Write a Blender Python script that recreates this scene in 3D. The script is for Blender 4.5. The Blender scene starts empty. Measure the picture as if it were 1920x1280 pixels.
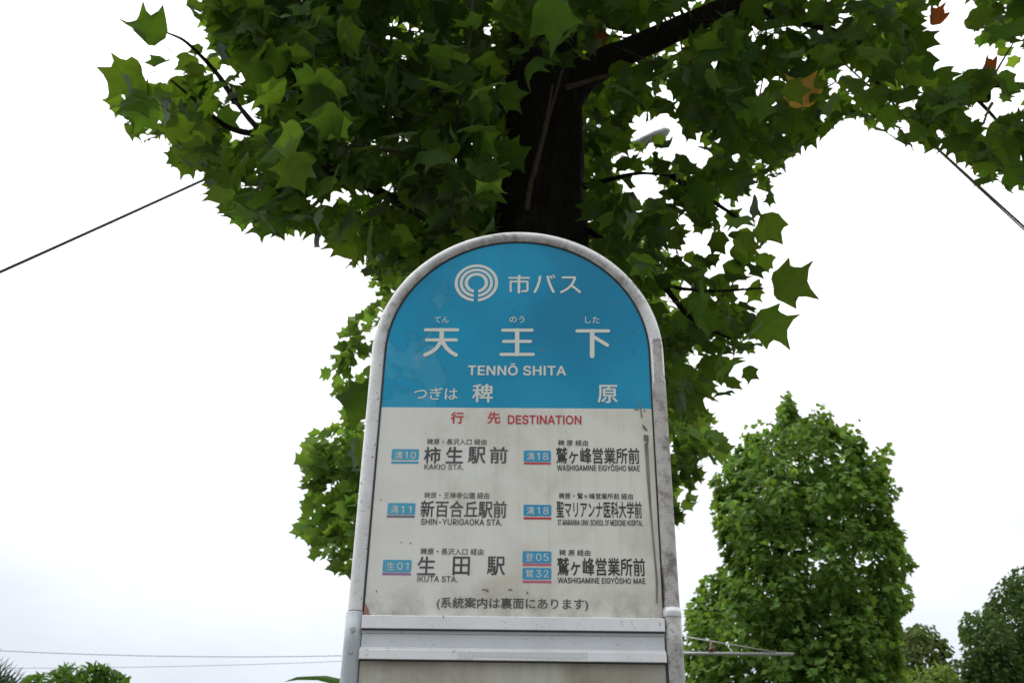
import bpy, math, random, json
import numpy as np
from mathutils import Vector, Matrix, Quaternion

random.seed(7)
rng = np.random.default_rng(11)
scene = bpy.context.scene
COL = scene.collection
rad = math.radians

# ------------------------------------------------------------------ camera
CAM = np.array([0.0, 0.0, 1.5])
FPX = 1897.5                       # focal length in photo pixels (1920 wide)
PITCH, ROLL = rad(28.4706), rad(1.0397)
_c, _s = math.cos(PITCH), math.sin(PITCH)
F_ = np.array([0, _c, _s]); U0 = np.array([0, -_s, _c]); R0 = np.array([1.0, 0, 0])
_cr, _sr = math.cos(ROLL), math.sin(ROLL)
R_ = _cr * R0 + _sr * U0
U_ = -_sr * R0 + _cr * U0
cd = bpy.data.cameras.new('camera')
cam = bpy.data.objects.new('camera', cd); COL.objects.link(cam)
M = Matrix(((R_[0], U_[0], -F_[0], CAM[0]), (R_[1], U_[1], -F_[1], CAM[1]), (R_[2], U_[2], -F_[2], CAM[2]), (0, 0, 0, 1)))
cam.matrix_world = M
cd.sensor_width = 36; cd.lens = 36 * FPX / 1920
cd.clip_start = 0.05; cd.clip_end = 2000
cd.dof.use_dof = True; cd.dof.focus_distance = 1.57; cd.dof.aperture_fstop = 15
scene.camera = cam

# ------------------------------------------------------------------ sky and sun
SUN_EL, SUN_AZ = rad(62), rad(-25)         # azimuth clockwise from +Y: high behind the trees, a little to the left
world = bpy.data.worlds.new('World'); scene.world = world; world.use_nodes = True
wn = world.node_tree; wn.nodes.clear()
def wnode(t, **k):
    n = wn.nodes.new(t)
    for a, b in k.items(): setattr(n, a, b)
    return n
sky = wnode('ShaderNodeTexSky', sky_type='NISHITA', sun_disc=False, sun_elevation=SUN_EL, sun_rotation=SUN_AZ)
bg1 = wnode('ShaderNodeBackground'); bg1.inputs[1].default_value = 0.08
wn.links.new(sky.outputs[0], bg1.inputs[0])
tc = wnode('ShaderNodeTexCoord'); sep = wnode('ShaderNodeSeparateXYZ'); wn.links.new(tc.outputs['Generated'], sep.inputs[0])
ramp = wnode('ShaderNodeValToRGB'); wn.links.new(sep.outputs[2], ramp.inputs[0])
cr_ = ramp.color_ramp
cr_.elements[0].position = 0.0; cr_.elements[0].color = (0.205, 0.22, 0.248, 1)
cr_.elements[1].position = 1.0; cr_.elements[1].color = (0.86, 0.86, 0.87, 1)
for p, c in ((0.17, (0.266, 0.280, 0.305, 1)), (0.30, (0.335, 0.343, 0.358, 1)), (0.5, (0.53, 0.53, 0.53, 1))):
    e = cr_.elements.new(p); e.color = c
mp = wnode('ShaderNodeMapping'); mp.inputs['Scale'].default_value = (2.2, 2.2, 5.0)
wn.links.new(tc.outputs['Generated'], mp.inputs[0])
nz = wnode('ShaderNodeTexNoise'); nz.inputs['Scale'].default_value = 1.6; nz.inputs['Detail'].default_value = 5; nz.inputs['Roughness'].default_value = 0.5
wn.links.new(mp.outputs[0], nz.inputs[0])
mr = wnode('ShaderNodeMapRange'); mr.inputs[1].default_value = 0.3; mr.inputs[2].default_value = 0.7; mr.inputs[3].default_value = 1.80; mr.inputs[4].default_value = 2.30
wn.links.new(nz.outputs[0], mr.inputs[0])
bg2 = wnode('ShaderNodeBackground'); 
dt = wnode('ShaderNodeVectorMath', operation='DOT_PRODUCT'); wn.links.new(tc.outputs['Generated'], dt.inputs[0]); dt.inputs[1].default_value = (math.sin(SUN_AZ) * math.cos(rad(35)), math.cos(SUN_AZ) * math.cos(rad(35)), math.sin(rad(35)))
lobe = wnode('ShaderNodeMapRange', interpolation_type='SMOOTHSTEP'); lobe.inputs[1].default_value = -0.6; lobe.inputs[2].default_value = 0.95; lobe.inputs[3].default_value = 0.42; lobe.inputs[4].default_value = 1.25
wn.links.new(dt.outputs['Value'], lobe.inputs[0]); mm_ = wnode('ShaderNodeMath', operation='MULTIPLY'); wn.links.new(mr.outputs[0], mm_.inputs[0]); wn.links.new(lobe.outputs[0], mm_.inputs[1])
wn.links.new(ramp.outputs[0], bg2.inputs[0]); wn.links.new(mm_.outputs[0], bg2.inputs[1])
mx = wnode('ShaderNodeMixShader'); mx.inputs[0].default_value = 0.93
wn.links.new(bg1.outputs[0], mx.inputs[1]); wn.links.new(bg2.outputs[0], mx.inputs[2])
wo = wnode('ShaderNodeOutputWorld'); wn.links.new(mx.outputs[0], wo.inputs[0])

sd = bpy.data.lights.new('sun', 'SUN'); sd.energy = 0.9; sd.angle = rad(35); sd.color = (1.0, 0.97, 0.93)
sun = bpy.data.objects.new('sun', sd); COL.objects.link(sun)
sdir = Vector((math.sin(SUN_AZ) * math.cos(SUN_EL), math.cos(SUN_AZ) * math.cos(SUN_EL), math.sin(SUN_EL)))
sun.rotation_euler = sdir.to_track_quat('Z', 'Y').to_euler(); sun.location = sdir * 60

vs = scene.view_settings
vs.view_transform = 'Standard'; vs.look = 'None'; vs.exposure = 0.4; vs.gamma = 1; vs.use_curve_mapping = False
scene.cycles.max_bounces = 10; scene.cycles.diffuse_bounces = 5; scene.cycles.transmission_bounces = 6

# ------------------------------------------------------------------ helpers
def ray(px, py):
    return F_ + R_ * (px - 960) / FPX - U_ * (py - 640) / FPX
def at(px, py, Y):
    d = ray(px, py); return CAM + d * (Y / d[1])
def project(P):
    P = np.atleast_2d(P) - CAM
    d = P @ F_
    return np.stack([960 + FPX * (P @ R_) / d, 640 - FPX * (P @ U_) / d, d], -1)

def tag(o, label=None, cat=None, group=None, kind=None):
    if label: o['label'] = label
    if cat: o['category'] = cat
    if group: o['group'] = group
    if kind: o['kind'] = kind
    return o
def empty(name, loc, rz=0.0):
    o = bpy.data.objects.new(name, None); o.location = loc; o.rotation_euler = (0, 0, rz)
    o.empty_display_size = 0.1; COL.objects.link(o); return o
def link(name, me, mat=None, parent=None, smooth=False, mats=None):
    o = bpy.data.objects.new(name, me); COL.objects.link(o)
    if parent is not None: o.parent = parent
    for m in (mats or ([mat] if mat else [])):
        if m and m.name not in [x.name for x in me.materials if x]: me.materials.append(m)
    if smooth: me.shade_smooth()
    return o
def mesh(name, V, Fs):
    me = bpy.data.meshes.new(name); me.from_pydata([tuple(map(float, v)) for v in V], [], [tuple(f) for f in Fs]); me.update(); return me
class MB:
    def __init__(s): s.v = []; s.f = []
    def add(s, V, Fs):
        k = len(s.v); s.v += [tuple(map(float, v)) for v in V]; s.f += [tuple(i + k for i in f) for f in Fs]; return s
    def box(s, x0, x1, y0, y1, z0, z1, b=0.0):
        if b <= 0:
            V = [(x, y, z) for z in (z0, z1) for y in (y0, y1) for x in (x0, x1)]
            return s.add(V, [(0, 2, 3, 1), (4, 5, 7, 6), (0, 1, 5, 4), (2, 6, 7, 3), (0, 4, 6, 2), (1, 3, 7, 5)])
        # chamfer in the y-z section, for bars that run along x
        sec = [(y0 + b, z0), (y1 - b, z0), (y1, z0 + b), (y1, z1 - b), (y1 - b, z1), (y0 + b, z1), (y0, z1 - b), (y0, z0 + b)]
        V = [(x, y, z) for x in (x0, x1) for y, z in sec]
        return s.add(V, [tuple(range(8)), tuple(range(15, 7, -1))] + [(i, i + 8, (i + 1) % 8 + 8, (i + 1) % 8) for i in range(8)])
    def tube(s, P, r, n=12, caps=True, wob=0.0):
        P = [Vector(p) for p in P]; m = len(P)
        if not hasattr(r, '__len__'): r = [r] * m
        T = [(P[min(i + 1, m - 1)] - P[max(i - 1, 0)]).normalized() for i in range(m)]
        a = T[0].orthogonal().normalized(); V = []
        for i in range(m):
            if i: a = (T[i - 1].rotation_difference(T[i]) @ a)
            a = (a - T[i] * a.dot(T[i])).normalized()
            b = T[i].cross(a)
            for k in range(n):
                t = 2 * math.pi * k / n
                rr = r[i] * (1 + (random.uniform(-wob, wob) if wob else 0))
                V.append(P[i] + (a * math.cos(t) + b * math.sin(t)) * rr)
        Fs = [(i * n + k, i * n + (k + 1) % n, (i + 1) * n + (k + 1) % n, (i + 1) * n + k) for i in range(m - 1) for k in range(n)]
        if caps: Fs += [tuple(range(n - 1, -1, -1)), tuple((m - 1) * n + k for k in range(n))]
        return s.add(V, Fs)
    def disc(s, c, r0, r1, y0, y1, n=20):          # bolt-like disc, axis along -y
        V = [(c[0] + r0 * math.cos(t), y0, c[1] + r0 * math.sin(t)) for t in np.linspace(0, 2 * math.pi, n, endpoint=False)]
        V += [(c[0] + r1 * math.cos(t), y1, c[1] + r1 * math.sin(t)) for t in np.linspace(0, 2 * math.pi, n, endpoint=False)]
        return s.add(V, [(k, (k + 1) % n, (k + 1) % n + n, k + n) for k in range(n)] + [tuple(range(n, 2 * n))])
    def build(s, name, mat, parent=None, smooth=False):
        return link(name, mesh(name, s.v, s.f), mat, parent, smooth)
def smooth_path(P, k=6):
    P = [np.array(p, float) for p in P]; Q = [2 * P[0] - P[1]] + P + [2 * P[-1] - P[-2]]; out = []
    for i in range(1, len(Q) - 2):
        p0, p1, p2, p3 = Q[i - 1], Q[i], Q[i + 1], Q[i + 2]
        for j in range(k):
            t = j / k
            out.append(0.5 * ((2 * p1) + (-p0 + p2) * t + (2 * p0 - 5 * p1 + 4 * p2 - p3) * t * t + (-p0 + 3 * p1 - 3 * p2 + p3) * t ** 3))
    out.append(P[-1]); return out
def lerp_r(rs, n):
    return list(np.interp(np.linspace(0, len(rs) - 1, n), range(len(rs)), rs))

# ------------------------------------------------------------------ materials
class NT:
    def __init__(s, name):
        s.m = bpy.data.materials.new(name); s.m.use_nodes = True; s.t = s.m.node_tree; s.t.nodes.clear()
        s.out = s.n('ShaderNodeOutputMaterial')
    def n(s, t, **k):
        x = s.t.nodes.new(t)
        for a, b in k.items(): setattr(x, a, b)
        return x
    def l(s, a, b): s.t.links.new(a, b)
    def val(s, v, inp):
        if hasattr(v, 'links') or isinstance(v, bpy.types.NodeSocket): s.l(v, inp)
        else: inp.default_value = v if not (isinstance(v, tuple) and len(v) == 3 and len(getattr(inp, 'default_value', (0,))) == 4) else (*v, 1)
    def coord(s, kind='Object', scale=(1, 1, 1), loc=(0, 0, 0)):
        c = s.n('ShaderNodeTexCoord'); m = s.n('ShaderNodeMapping'); m.inputs['Scale'].default_value = scale; m.inputs['Location'].default_value = loc
        s.l(c.outputs[kind], m.inputs[0]); return m.outputs[0]
    def noise(s, vec, scale, detail=4, rough=0.55, dist=0.0):
        n = s.n('ShaderNodeTexNoise'); s.l(vec, n.inputs['Vector']); n.inputs['Scale'].default_value = scale; n.inputs['Detail'].default_value = detail
        n.inputs['Roughness'].default_value = rough; n.inputs['Distortion'].default_value = dist; return n.outputs[0]
    def rng(s, v, a, b, c=0.0, d=1.0):
        m = s.n('ShaderNodeMapRange'); s.l(v, m.inputs[0])
        for i, x in enumerate((a, b, c, d)): m.inputs[i + 1].default_value = x
        return m.outputs[0]
    def math(s, op, a, b=0.0, c=None):
        m = s.n('ShaderNodeMath', operation=op); s.val(a, m.inputs[0]); s.val(b, m.inputs[1])
        if c is not None: s.val(c, m.inputs[2])
        return m.outputs[0]
    def mix(s, f, a, b):
        m = s.n('ShaderNodeMix', data_type='RGBA'); s.val(f, m.inputs[0]); s.val(a, m.inputs[6]); s.val(b, m.inputs[7]); return m.outputs[2]
    def bsdf(s, col, rough=0.5, metal=0.0, bump=None, bstr=0.3, bdist=0.01, coat=0.0, spec=0.5):
        p = s.n('ShaderNodeBsdfPrincipled'); s.val(col, p.inputs['Base Color']); s.val(rough, p.inputs['Roughness']); s.val(metal, p.inputs['Metallic'])
        p.inputs['Coat Weight'].default_value = coat; p.inputs['Coat Roughness'].default_value = 0.12; p.inputs['Specular IOR Level'].default_value = spec
        if bump is not None:
            b = s.n('ShaderNodeBump'); b.inputs['Strength'].default_value = bstr; b.inputs['Distance'].default_value = bdist
            s.l(bump, b.inputs['Height']); s.l(b.outputs[0], p.inputs['Normal'])
        s.l(p.outputs[0], s.out.inputs[0]); return s.m

def simple(name, col, rough=0.6, metal=0.0, var=0.25, scale=20, bstr=0.15, spec=0.5):
    t = NT(name); v = t.coord(); n = t.noise(v, scale)
    c = t.mix(t.rng(n, 0.3, 0.7), tuple(x * (1 - var) for x in col), tuple(min(1, x * (1 + var)) for x in col))
    return t.bsdf(c, rough, metal, n, bstr, 0.004, spec=spec)

def mat_leaf(name, refl, trans, var=0.35, gloss=0.5, vein=True):
    t = NT(name)
    at_ = t.n('ShaderNodeAttribute', attribute_name='rnd'); oi = t.n('ShaderNodeObjectInfo')
    r = t.math('FRACT', t.math('ADD', at_.outputs['Fac'], oi.outputs['Random']))
    r2 = t.math('FRACT', t.math('MULTIPLY', r, 7.31))
    uv = t.n('ShaderNodeUVMap'); uv.uv_map = 'UVMap'; sp = t.n('ShaderNodeSeparateXYZ'); t.l(uv.outputs[0], sp.inputs[0])
    ax = t.math('ABSOLUTE', t.math('SUBTRACT', sp.outputs[0], 0.5))
    mid = t.rng(ax, 0.0, 0.022, 1.0, 0.0)
    sv = t.math('FRACT', t.math('MULTIPLY', t.math('SUBTRACT', sp.outputs[1], t.math('MULTIPLY', ax, 0.95)), 6.0))
    sv = t.rng(t.math('ABSOLUTE', t.math('SUBTRACT', sv, 0.5)), 0.0, 0.06, 0.6, 0.0)
    vn = t.math('MAXIMUM', mid, sv) if vein else 0.0
    blot = t.noise(t.coord('UV', (1, 1, 1)), 5.0, 3)
    k = t.math('ADD', t.math('MULTIPLY', t.math('SUBTRACT', r, 0.5), 2 * var), t.math('ADD', 1.0, t.math('MULTIPLY', t.math('SUBTRACT', blot, 0.5), 0.5)))
    def tint(col, yel):
        hs = t.mix(t.math('MULTIPLY', r2, 0.55), col, yel)
        m = t.n('ShaderNodeVectorMath', operation='SCALE'); t.l(hs, m.inputs[0]); t.l(k, m.inputs['Scale']); return m.outputs[0]
    yr = (min(1, refl[0] * 1.9), refl[1] * 1.25, refl[2] * 0.9); yt = (min(1, trans[0] * 1.7), trans[1] * 1.12, trans[2] * 0.9)
    cr = tint(refl, yr); ct = tint(trans, yt)
    if vein:
        cr = t.mix(t.math('MULTIPLY', vn, 0.5), cr, tuple(min(1, x * 1.9 + 0.01) for x in refl))
        ct = t.mix(t.math('MULTIPLY', vn, 0.45), ct, tuple(x * 0.6 for x in trans))
    d = t.n('ShaderNodeBsdfDiffuse'); t.l(cr, d.inputs[0]); tr = t.n('ShaderNodeBsdfTranslucent'); t.l(ct, tr.inputs[0])
    bp = t.n('ShaderNodeBump'); bp.inputs['Strength'].default_value = 0.35; bp.inputs['Distance'].default_value = 0.004
    t.l(t.math('ADD', blot, vn), bp.inputs['Height'])
    t.l(bp.outputs[0], d.inputs['Normal'])
    ad = t.n('ShaderNodeAddShader'); t.l(d.outputs[0], ad.inputs[0]); t.l(tr.outputs[0], ad.inputs[1])
    g = t.n('ShaderNodeBsdfGlossy'); g.inputs['Roughness'].default_value = gloss; g.inputs[0].default_value = (0.15, 0.17, 0.15, 1); t.l(bp.outputs[0], g.inputs['Normal'])
    fr = t.n('ShaderNodeFresnel'); fr.inputs[0].default_value = 1.25
    mx = t.n('ShaderNodeMixShader'); t.l(t.math('MULTIPLY', fr.outputs[0], 0.5), mx.inputs[0]); t.l(ad.outputs[0], mx.inputs[1]); t.l(g.outputs[0], mx.inputs[2])
    t.l(mx.outputs[0], t.out.inputs[0]); return t.m

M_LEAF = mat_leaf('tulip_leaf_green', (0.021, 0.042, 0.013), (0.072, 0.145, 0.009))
M_LEAF_FAR = mat_leaf('tulip_leaf_sky_lit_green', (0.076, 0.145, 0.042), (0.085, 0.165, 0.017), vein=False)  # same leaf as M_LEAF, coloured brighter for trees lit by open sky
M_LEAF_YEL = mat_leaf('yellowed_leaf', (0.30, 0.19, 0.05), (0.35, 0.22, 0.03), 0.15)
M_LEAF_BRN = mat_leaf('withered_brown_leaf', (0.10, 0.04, 0.015), (0.14, 0.04, 0.008), 0.15)
M_DARKLEAF = mat_leaf('dark_evergreen_leaf', (0.036, 0.068, 0.022), (0.028, 0.058, 0.009), 0.45, vein=False)
M_OLIVELEAF = mat_leaf('olive_leaf', (0.055, 0.086, 0.030), (0.045, 0.075, 0.012), 0.4, vein=False)
M_PALELEAF = mat_leaf('pale_green_leaf', (0.085, 0.135, 0.034), (0.07, 0.12, 0.015), 0.3, vein=False)
M_SHRUB = mat_leaf('shrub_leaf', (0.045, 0.10, 0.030), (0.05, 0.11, 0.012), 0.4, 0.3, vein=False)

def mat_bark(name, a, b, sx=26):
    t = NT(name); v = t.coord('Object', (1, 1, 0.16)); n = t.noise(v, sx, 6, 0.65, 0.6)
    vo = t.n('ShaderNodeTexVoronoi', feature='DISTANCE_TO_EDGE'); t.l(t.coord('Object', (1, 1, 0.22)), vo.inputs['Vector']); vo.inputs['Scale'].default_value = sx * 1.1
    e = t.rng(vo.outputs[0], 0.0, 0.18)
    h = t.math('ADD', t.math('MULTIPLY', e, 0.25), n)
    lich = t.rng(t.noise(t.coord(), 5, 5, 0.7), 0.56, 0.68)
    c = t.mix(t.rng(h, 0.3, 1.3), a, b); c = t.mix(t.math('MULTIPLY', lich, 0.4), c, (0.055, 0.06, 0.042))
    return t.bsdf(c, 0.95, 0, h, 0.7, 0.012, spec=0.1)
M_BARK = mat_bark('furrowed_dark_bark', (0.010, 0.0085, 0.007), (0.038, 0.033, 0.027))
M_TWIG = simple('brown_twig_bark', (0.045, 0.034, 0.026), 0.8, var=0.4, scale=60, bstr=0.4, spec=0.2)
M_BROWNSTEM = simple('reddish_dead_stem', (0.10, 0.066, 0.052), 0.75, var=0.3, scale=50, bstr=0.4, spec=0.2)

# ------------------------------------------------------------------ ground, pavement, road
def sheet(name, x0, x1, y0, y1, z, mat):
    o = link(name, mesh(name, [(x0, y0, z), (x1, y0, z), (x1, y1, z), (x0, y1, z)], [(0, 1, 2, 3)]), mat)
    return tag(o, kind='structure')
t = NT('bare_earth_and_grass'); n1 = t.noise(t.coord(), 0.35, 6); n2 = t.noise(t.coord(), 9, 5)
c = t.mix(t.rng(n1, 0.4, 0.6), (0.14, 0.12, 0.085), (0.06, 0.09, 0.03)); c = t.mix(t.rng(n2, 0.2, 0.8, 0, 0.5), c, (0.05, 0.05, 0.03))
M_EARTH = t.bsdf(c, 0.95, 0, n2, 0.6, 0.03)
M_ASPH = simple('worn_asphalt', (0.07, 0.07, 0.072), 0.9, var=0.3, scale=120, bstr=0.5)
t = NT('concrete_paving'); br = t.n('ShaderNodeTexBrick'); t.l(t.coord('Object'), br.inputs['Vector'])
for k_, v_ in (('Color1', (0.30, 0.29, 0.27, 1)), ('Color2', (0.35, 0.34, 0.32, 1)), ('Mortar', (0.16, 0.155, 0.145, 1))): br.inputs[k_].default_value = v_
br.inputs['Scale'].default_value = 1; br.inputs['Brick Width'].default_value = 0.6; br.inputs['Row Height'].default_value = 0.3; br.inputs['Mortar Size'].default_value = 0.004
M_PAVE = t.bsdf(t.mix(t.rng(t.noise(t.coord(), 3, 6), 0.3, 0.8, 0, 0.35), br.outputs[0], (0.2, 0.19, 0.17)), 0.85, 0, br.outputs[1], 0.2, 0.002)
M_CONC = simple('grey_concrete', (0.33, 0.33, 0.31), 0.85, var=0.2, scale=14, bstr=0.3)
M_LINE = simple('white_road_paint', (0.7, 0.7, 0.68), 0.7, var=0.15, scale=40)
sheet('ground', -600, 600, -500, 700, 0.0, M_EARTH)
sheet('road', -200, 200, -9.0, -2.0, 0.004, M_ASPH)
sheet('pavement', -200, 200, -1.85, 2.9, 0.12, M_PAVE)
kb = MB()
for i in range(-40, 40): kb.box(i * 0.6 + 0.003, i * 0.6 + 0.597, -2.0, -1.85, 0.0, 0.125)
tag(kb.build('kerb', M_CONC), kind='structure')
ln = MB()
for i in range(-8, 9): ln.add([(i * 8, -5.57, 0.008), (i * 8 + 4, -5.57, 0.008), (i * 8 + 4, -5.43, 0.008), (i * 8, -5.43, 0.008)], [(0, 1, 2, 3)])
tag(ln.build('road_marking', M_LINE), kind='structure')

# ------------------------------------------------------------------ the bus stop sign
SYAW = rad(-1.6170); SX, SY = 0.0081, 1.3817
ZS = 1.5 + 0.7273                 # spring line of the arch
HW, RT = 0.225, 0.011
E_ = np.array([math.cos(SYAW), math.sin(SYAW), 0]); N_ = np.array([math.sin(SYAW), -math.cos(SYAW), 0]); O_ = np.array([SX, SY, 0])
def onsign(px, py, off=0.005):
    """photo pixel -> (x, z) on the printed face, in the sign's own axes"""
    d = ray(px, py); o = O_ + N_ * off
    t_ = ((o - CAM) @ N_) / (d @ N_); p = CAM + d * t_ - O_
    return float(p @ E_), float(p[2])

sign = tag(empty('bus_stop_sign', (SX, SY, 0.12), SYAW), 'arched bus stop sign with blue header, white destination panel and grey tube frame', 'bus stop sign')
Z0 = 0.12                          # sign root height; children use z - Z0

def mat_panel(name, base, stain, amt, seed, rough=0.32, light=None):
    t = NT(name); v = t.coord('Object', (1, 1, 1), (seed, 0, seed * 2))
    n1 = t.noise(v, 9, 6, 0.6, 0.8); n2 = t.noise(v, 45, 5, 0.7); n3 = t.noise(t.coord('Object', (30, 1, 2.2), (seed, 0, 0)), 3.0, 4)
    c = t.mix(t.rng(n1, 0.42, 0.72, 0, amt), base, stain)
    c = t.mix(t.rng(n3, 0.5, 0.8, 0, amt * 0.55), c, stain)
    sp = t.rng(n2, 0.68, 0.74, 0, 0.55)
    c = t.mix(sp, c, tuple(x * 0.35 for x in stain))
    return t, c, n1
# blue header: darker soaked area with an irregular edge, lighter chalky film at the left
zb_blue = 1.5 + 0.6337 - Z0          # lower edge of the blue; the colour turns lighter towards it
t = NT('blue_print'); v = t.coord('Object', (1, 1, 1))
sp_ = t.n('ShaderNodeSeparateXYZ'); t.l(v, sp_.inputs[0])
big = t.noise(t.coord('Object', (1, 1, 1), (3.7, 0, 5.1)), 8, 3, 0.5, 0.4)
fld = t.math('ADD', t.math('MULTIPLY', sp_.outputs[0], -5.5), t.math('MULTIPLY', t.math('SUBTRACT', big, 0.5), 3.4))
film = t.rng(fld, 0.80, 0.84)
film2 = t.rng(t.noise(v, 26, 5, 0.6), 0.55, 0.75, 0, 1)
c = t.mix(t.rng(t.noise(v, 3.0, 3), 0.35, 0.65), (0.001, 0.23, 0.42), (0.001, 0.37, 0.64))
c = t.mix(t.math('MULTIPLY', film, 0.26), c, (0.11, 0.42, 0.58))
c = t.mix(t.math('MULTIPLY', t.math('MULTIPLY', film, film2), 0.35), c, (0.42, 0.60, 0.66))
edge = t.math('MULTIPLY', t.rng(fld, 0.74, 0.81), t.rng(fld, 0.81, 0.88, 1, 0))
c = t.mix(t.math('MULTIPLY', edge, 0.25), c, (0.006, 0.14, 0.28))
c = t.mix(t.rng(t.noise(v, 60, 4, 0.7), 0.66, 0.72, 0, 0.5), c, (0.02, 0.09, 0.14))
dr = t.noise(t.coord('Object', (14, 1, 1)), 3.2, 5); c = t.mix(t.rng(dr, 0.45, 0.8, 0, 0.22), c, (0.05, 0.17, 0.25))
c = t.mix(t.math('MULTIPLY', t.rng(sp_.outputs[2], zb_blue, zb_blue + 0.13, 1, 0), t.rng(big, 0.35, 0.6, 0.2, 0.45)), c, (0.03, 0.36, 0.60))
M_BLUE = t.bsdf(c, t.rng(big, 0.3, 0.7, 0.25, 0.45), 0, None, coat=0.0, spec=0.3)
# white panel
t, c, n1 = mat_panel('white_print', (0.76, 0.78, 0.71), (0.48, 0.43, 0.34), 0.6, 1.3)
v = t.coord('Object'); sp_ = t.n('ShaderNodeSeparateXYZ'); t.l(v, sp_.inputs[0])
pale = t.math('ADD', t.math('MULTIPLY', sp_.outputs[0], -3.4), t.math('MULTIPLY', t.math('SUBTRACT', t.noise(v, 10, 5, 0.6, 0.4), 0.5), 2.6))
c = t.mix(t.rng(pale, 0.05, 0.35, 0, 0.62), c, (0.80, 0.81, 0.79))  # left part painted lighter, as a sky reflection brightens it
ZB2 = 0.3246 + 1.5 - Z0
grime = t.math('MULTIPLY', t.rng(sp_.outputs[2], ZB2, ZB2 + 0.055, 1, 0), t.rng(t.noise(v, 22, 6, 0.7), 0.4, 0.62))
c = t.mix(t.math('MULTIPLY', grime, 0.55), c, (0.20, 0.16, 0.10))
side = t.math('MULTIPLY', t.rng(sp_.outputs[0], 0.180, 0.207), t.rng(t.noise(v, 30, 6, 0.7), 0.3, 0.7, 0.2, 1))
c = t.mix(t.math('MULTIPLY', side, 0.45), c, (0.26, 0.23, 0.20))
M_WHITE = t.bsdf(c, 0.3, 0, None, coat=0.2)
t, c, n1 = mat_panel('timetable_backing', (0.50, 0.50, 0.44), (0.27, 0.24, 0.18), 0.9, 4.1); M_LOWER = t.bsdf(c, 0.4)
# frame paint and tape
def mat_tube(name, base, dirt, amt, metal=0.15, rough=0.33, thr=0.56, arch=False):
    t = NT(name); v = t.coord('Object'); n1 = t.noise(v, 55, 7, 0.72); n2 = t.noise(v, 12, 4); n3 = t.noise(v, 190, 4, 0.7)
    m = t.math('MULTIPLY', t.rng(n1, thr, thr + 0.13), t.rng(n2, 0.42, 0.58))
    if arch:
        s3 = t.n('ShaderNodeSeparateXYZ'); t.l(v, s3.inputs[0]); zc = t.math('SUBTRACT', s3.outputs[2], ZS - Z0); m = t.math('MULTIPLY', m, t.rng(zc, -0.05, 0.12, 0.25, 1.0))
    c = t.mix(t.math('MULTIPLY', m, amt), base, dirt)
    c = t.mix(t.rng(n3, 0.61, 0.66, 0, amt * 0.9), c, (0.05, 0.045, 0.04))
    c = t.mix(t.rng(n2, 0.45, 0.7, 0, 0.45 * amt), c, tuple(x * 0.45 for x in base))
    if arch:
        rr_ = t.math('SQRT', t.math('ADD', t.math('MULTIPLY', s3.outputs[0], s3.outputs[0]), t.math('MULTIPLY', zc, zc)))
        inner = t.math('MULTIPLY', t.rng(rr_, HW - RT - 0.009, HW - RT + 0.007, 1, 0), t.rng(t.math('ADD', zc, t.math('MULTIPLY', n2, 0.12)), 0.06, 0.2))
        c = t.mix(t.math('MULTIPLY', inner, t.rng(n1, 0.3, 0.6, 0.35, 0.9)), c, (0.13, 0.11, 0.09))  # underside painted darker: grime together with the shade under the arch
    return t.bsdf(c, t.rng(n1, 0.3, 0.7, rough - 0.08, rough + 0.2), metal, n3, 0.1, 0.001, coat=0.6, spec=0.6)
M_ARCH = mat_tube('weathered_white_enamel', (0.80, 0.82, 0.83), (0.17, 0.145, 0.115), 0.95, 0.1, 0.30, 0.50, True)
M_SIDE = mat_tube('clean_silver_enamel', (0.76, 0.79, 0.81), (0.28, 0.27, 0.26), 0.35, 0.1, 0.30, 0.6)
M_POST = mat_tube('grey_enamel', (0.44, 0.49, 0.52), (0.2, 0.17, 0.14), 0.5, 0.15, 0.33, 0.6)
M_POSTW = mat_tube('scabby_grey_enamel', (0.44, 0.44, 0.43), (0.10, 0.085, 0.07), 1.0, 0.1, 0.5, 0.47)
M_RAIL = mat_tube('anodised_aluminium_rail', (0.88, 0.90, 0.93), (0.25, 0.2, 0.15), 0.35, 0.25, 0.36, 0.62)
M_PLATE = mat_tube('dull_aluminium_plate', (0.74, 0.78, 0.82), (0.2, 0.19, 0.18), 0.35, 0.25, 0.42, 0.62)
t = NT('frayed_cloth_tape'); v = t.coord('Object'); 
w1 = t.n('ShaderNodeTexWave', wave_type='BANDS', bands_direction='Z'); t.l(v, w1.inputs['Vector']); w1.inputs['Scale'].default_value = 150; w1.inputs['Distortion'].default_value = 3; w1.inputs['Detail'].default_value = 3
w2 = t.n('ShaderNodeTexWave', wave_type='BANDS', bands_direction='X'); t.l(v, w2.inputs['Vector']); w2.inputs['Scale'].default_value = 170; w2.inputs['Distortion'].default_value = 6
n1 = t.noise(v, 40, 6, 0.7); n2 = t.noise(v, 14, 4)
h = t.math('ADD', t.math('MULTIPLY', w1.outputs[1], 0.6), t.math('MULTIPLY', w2.outputs[1], 0.4))
c = t.mix(t.rng(h, 0.2, 0.8), (0.38, 0.36, 0.34), (0.74, 0.72, 0.70)); c = t.mix(t.rng(n1, 0.47, 0.62, 0, 0.75), c, (0.13, 0.115, 0.10)); c = t.mix(t.rng(n2, 0.5, 0.62, 0, 0.4), c, (0.62, 0.63, 0.64))
M_TAPE = t.bsdf(c, 0.7, 0.0, h, 0.7, 0.0012)
M_RESIDUE_SHADE = simple('black_residue_and_shade', (0.02, 0.02, 0.02), 0.7, scale=60)  # adhesive residue, and the painted shade lines at tube and rails
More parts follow.
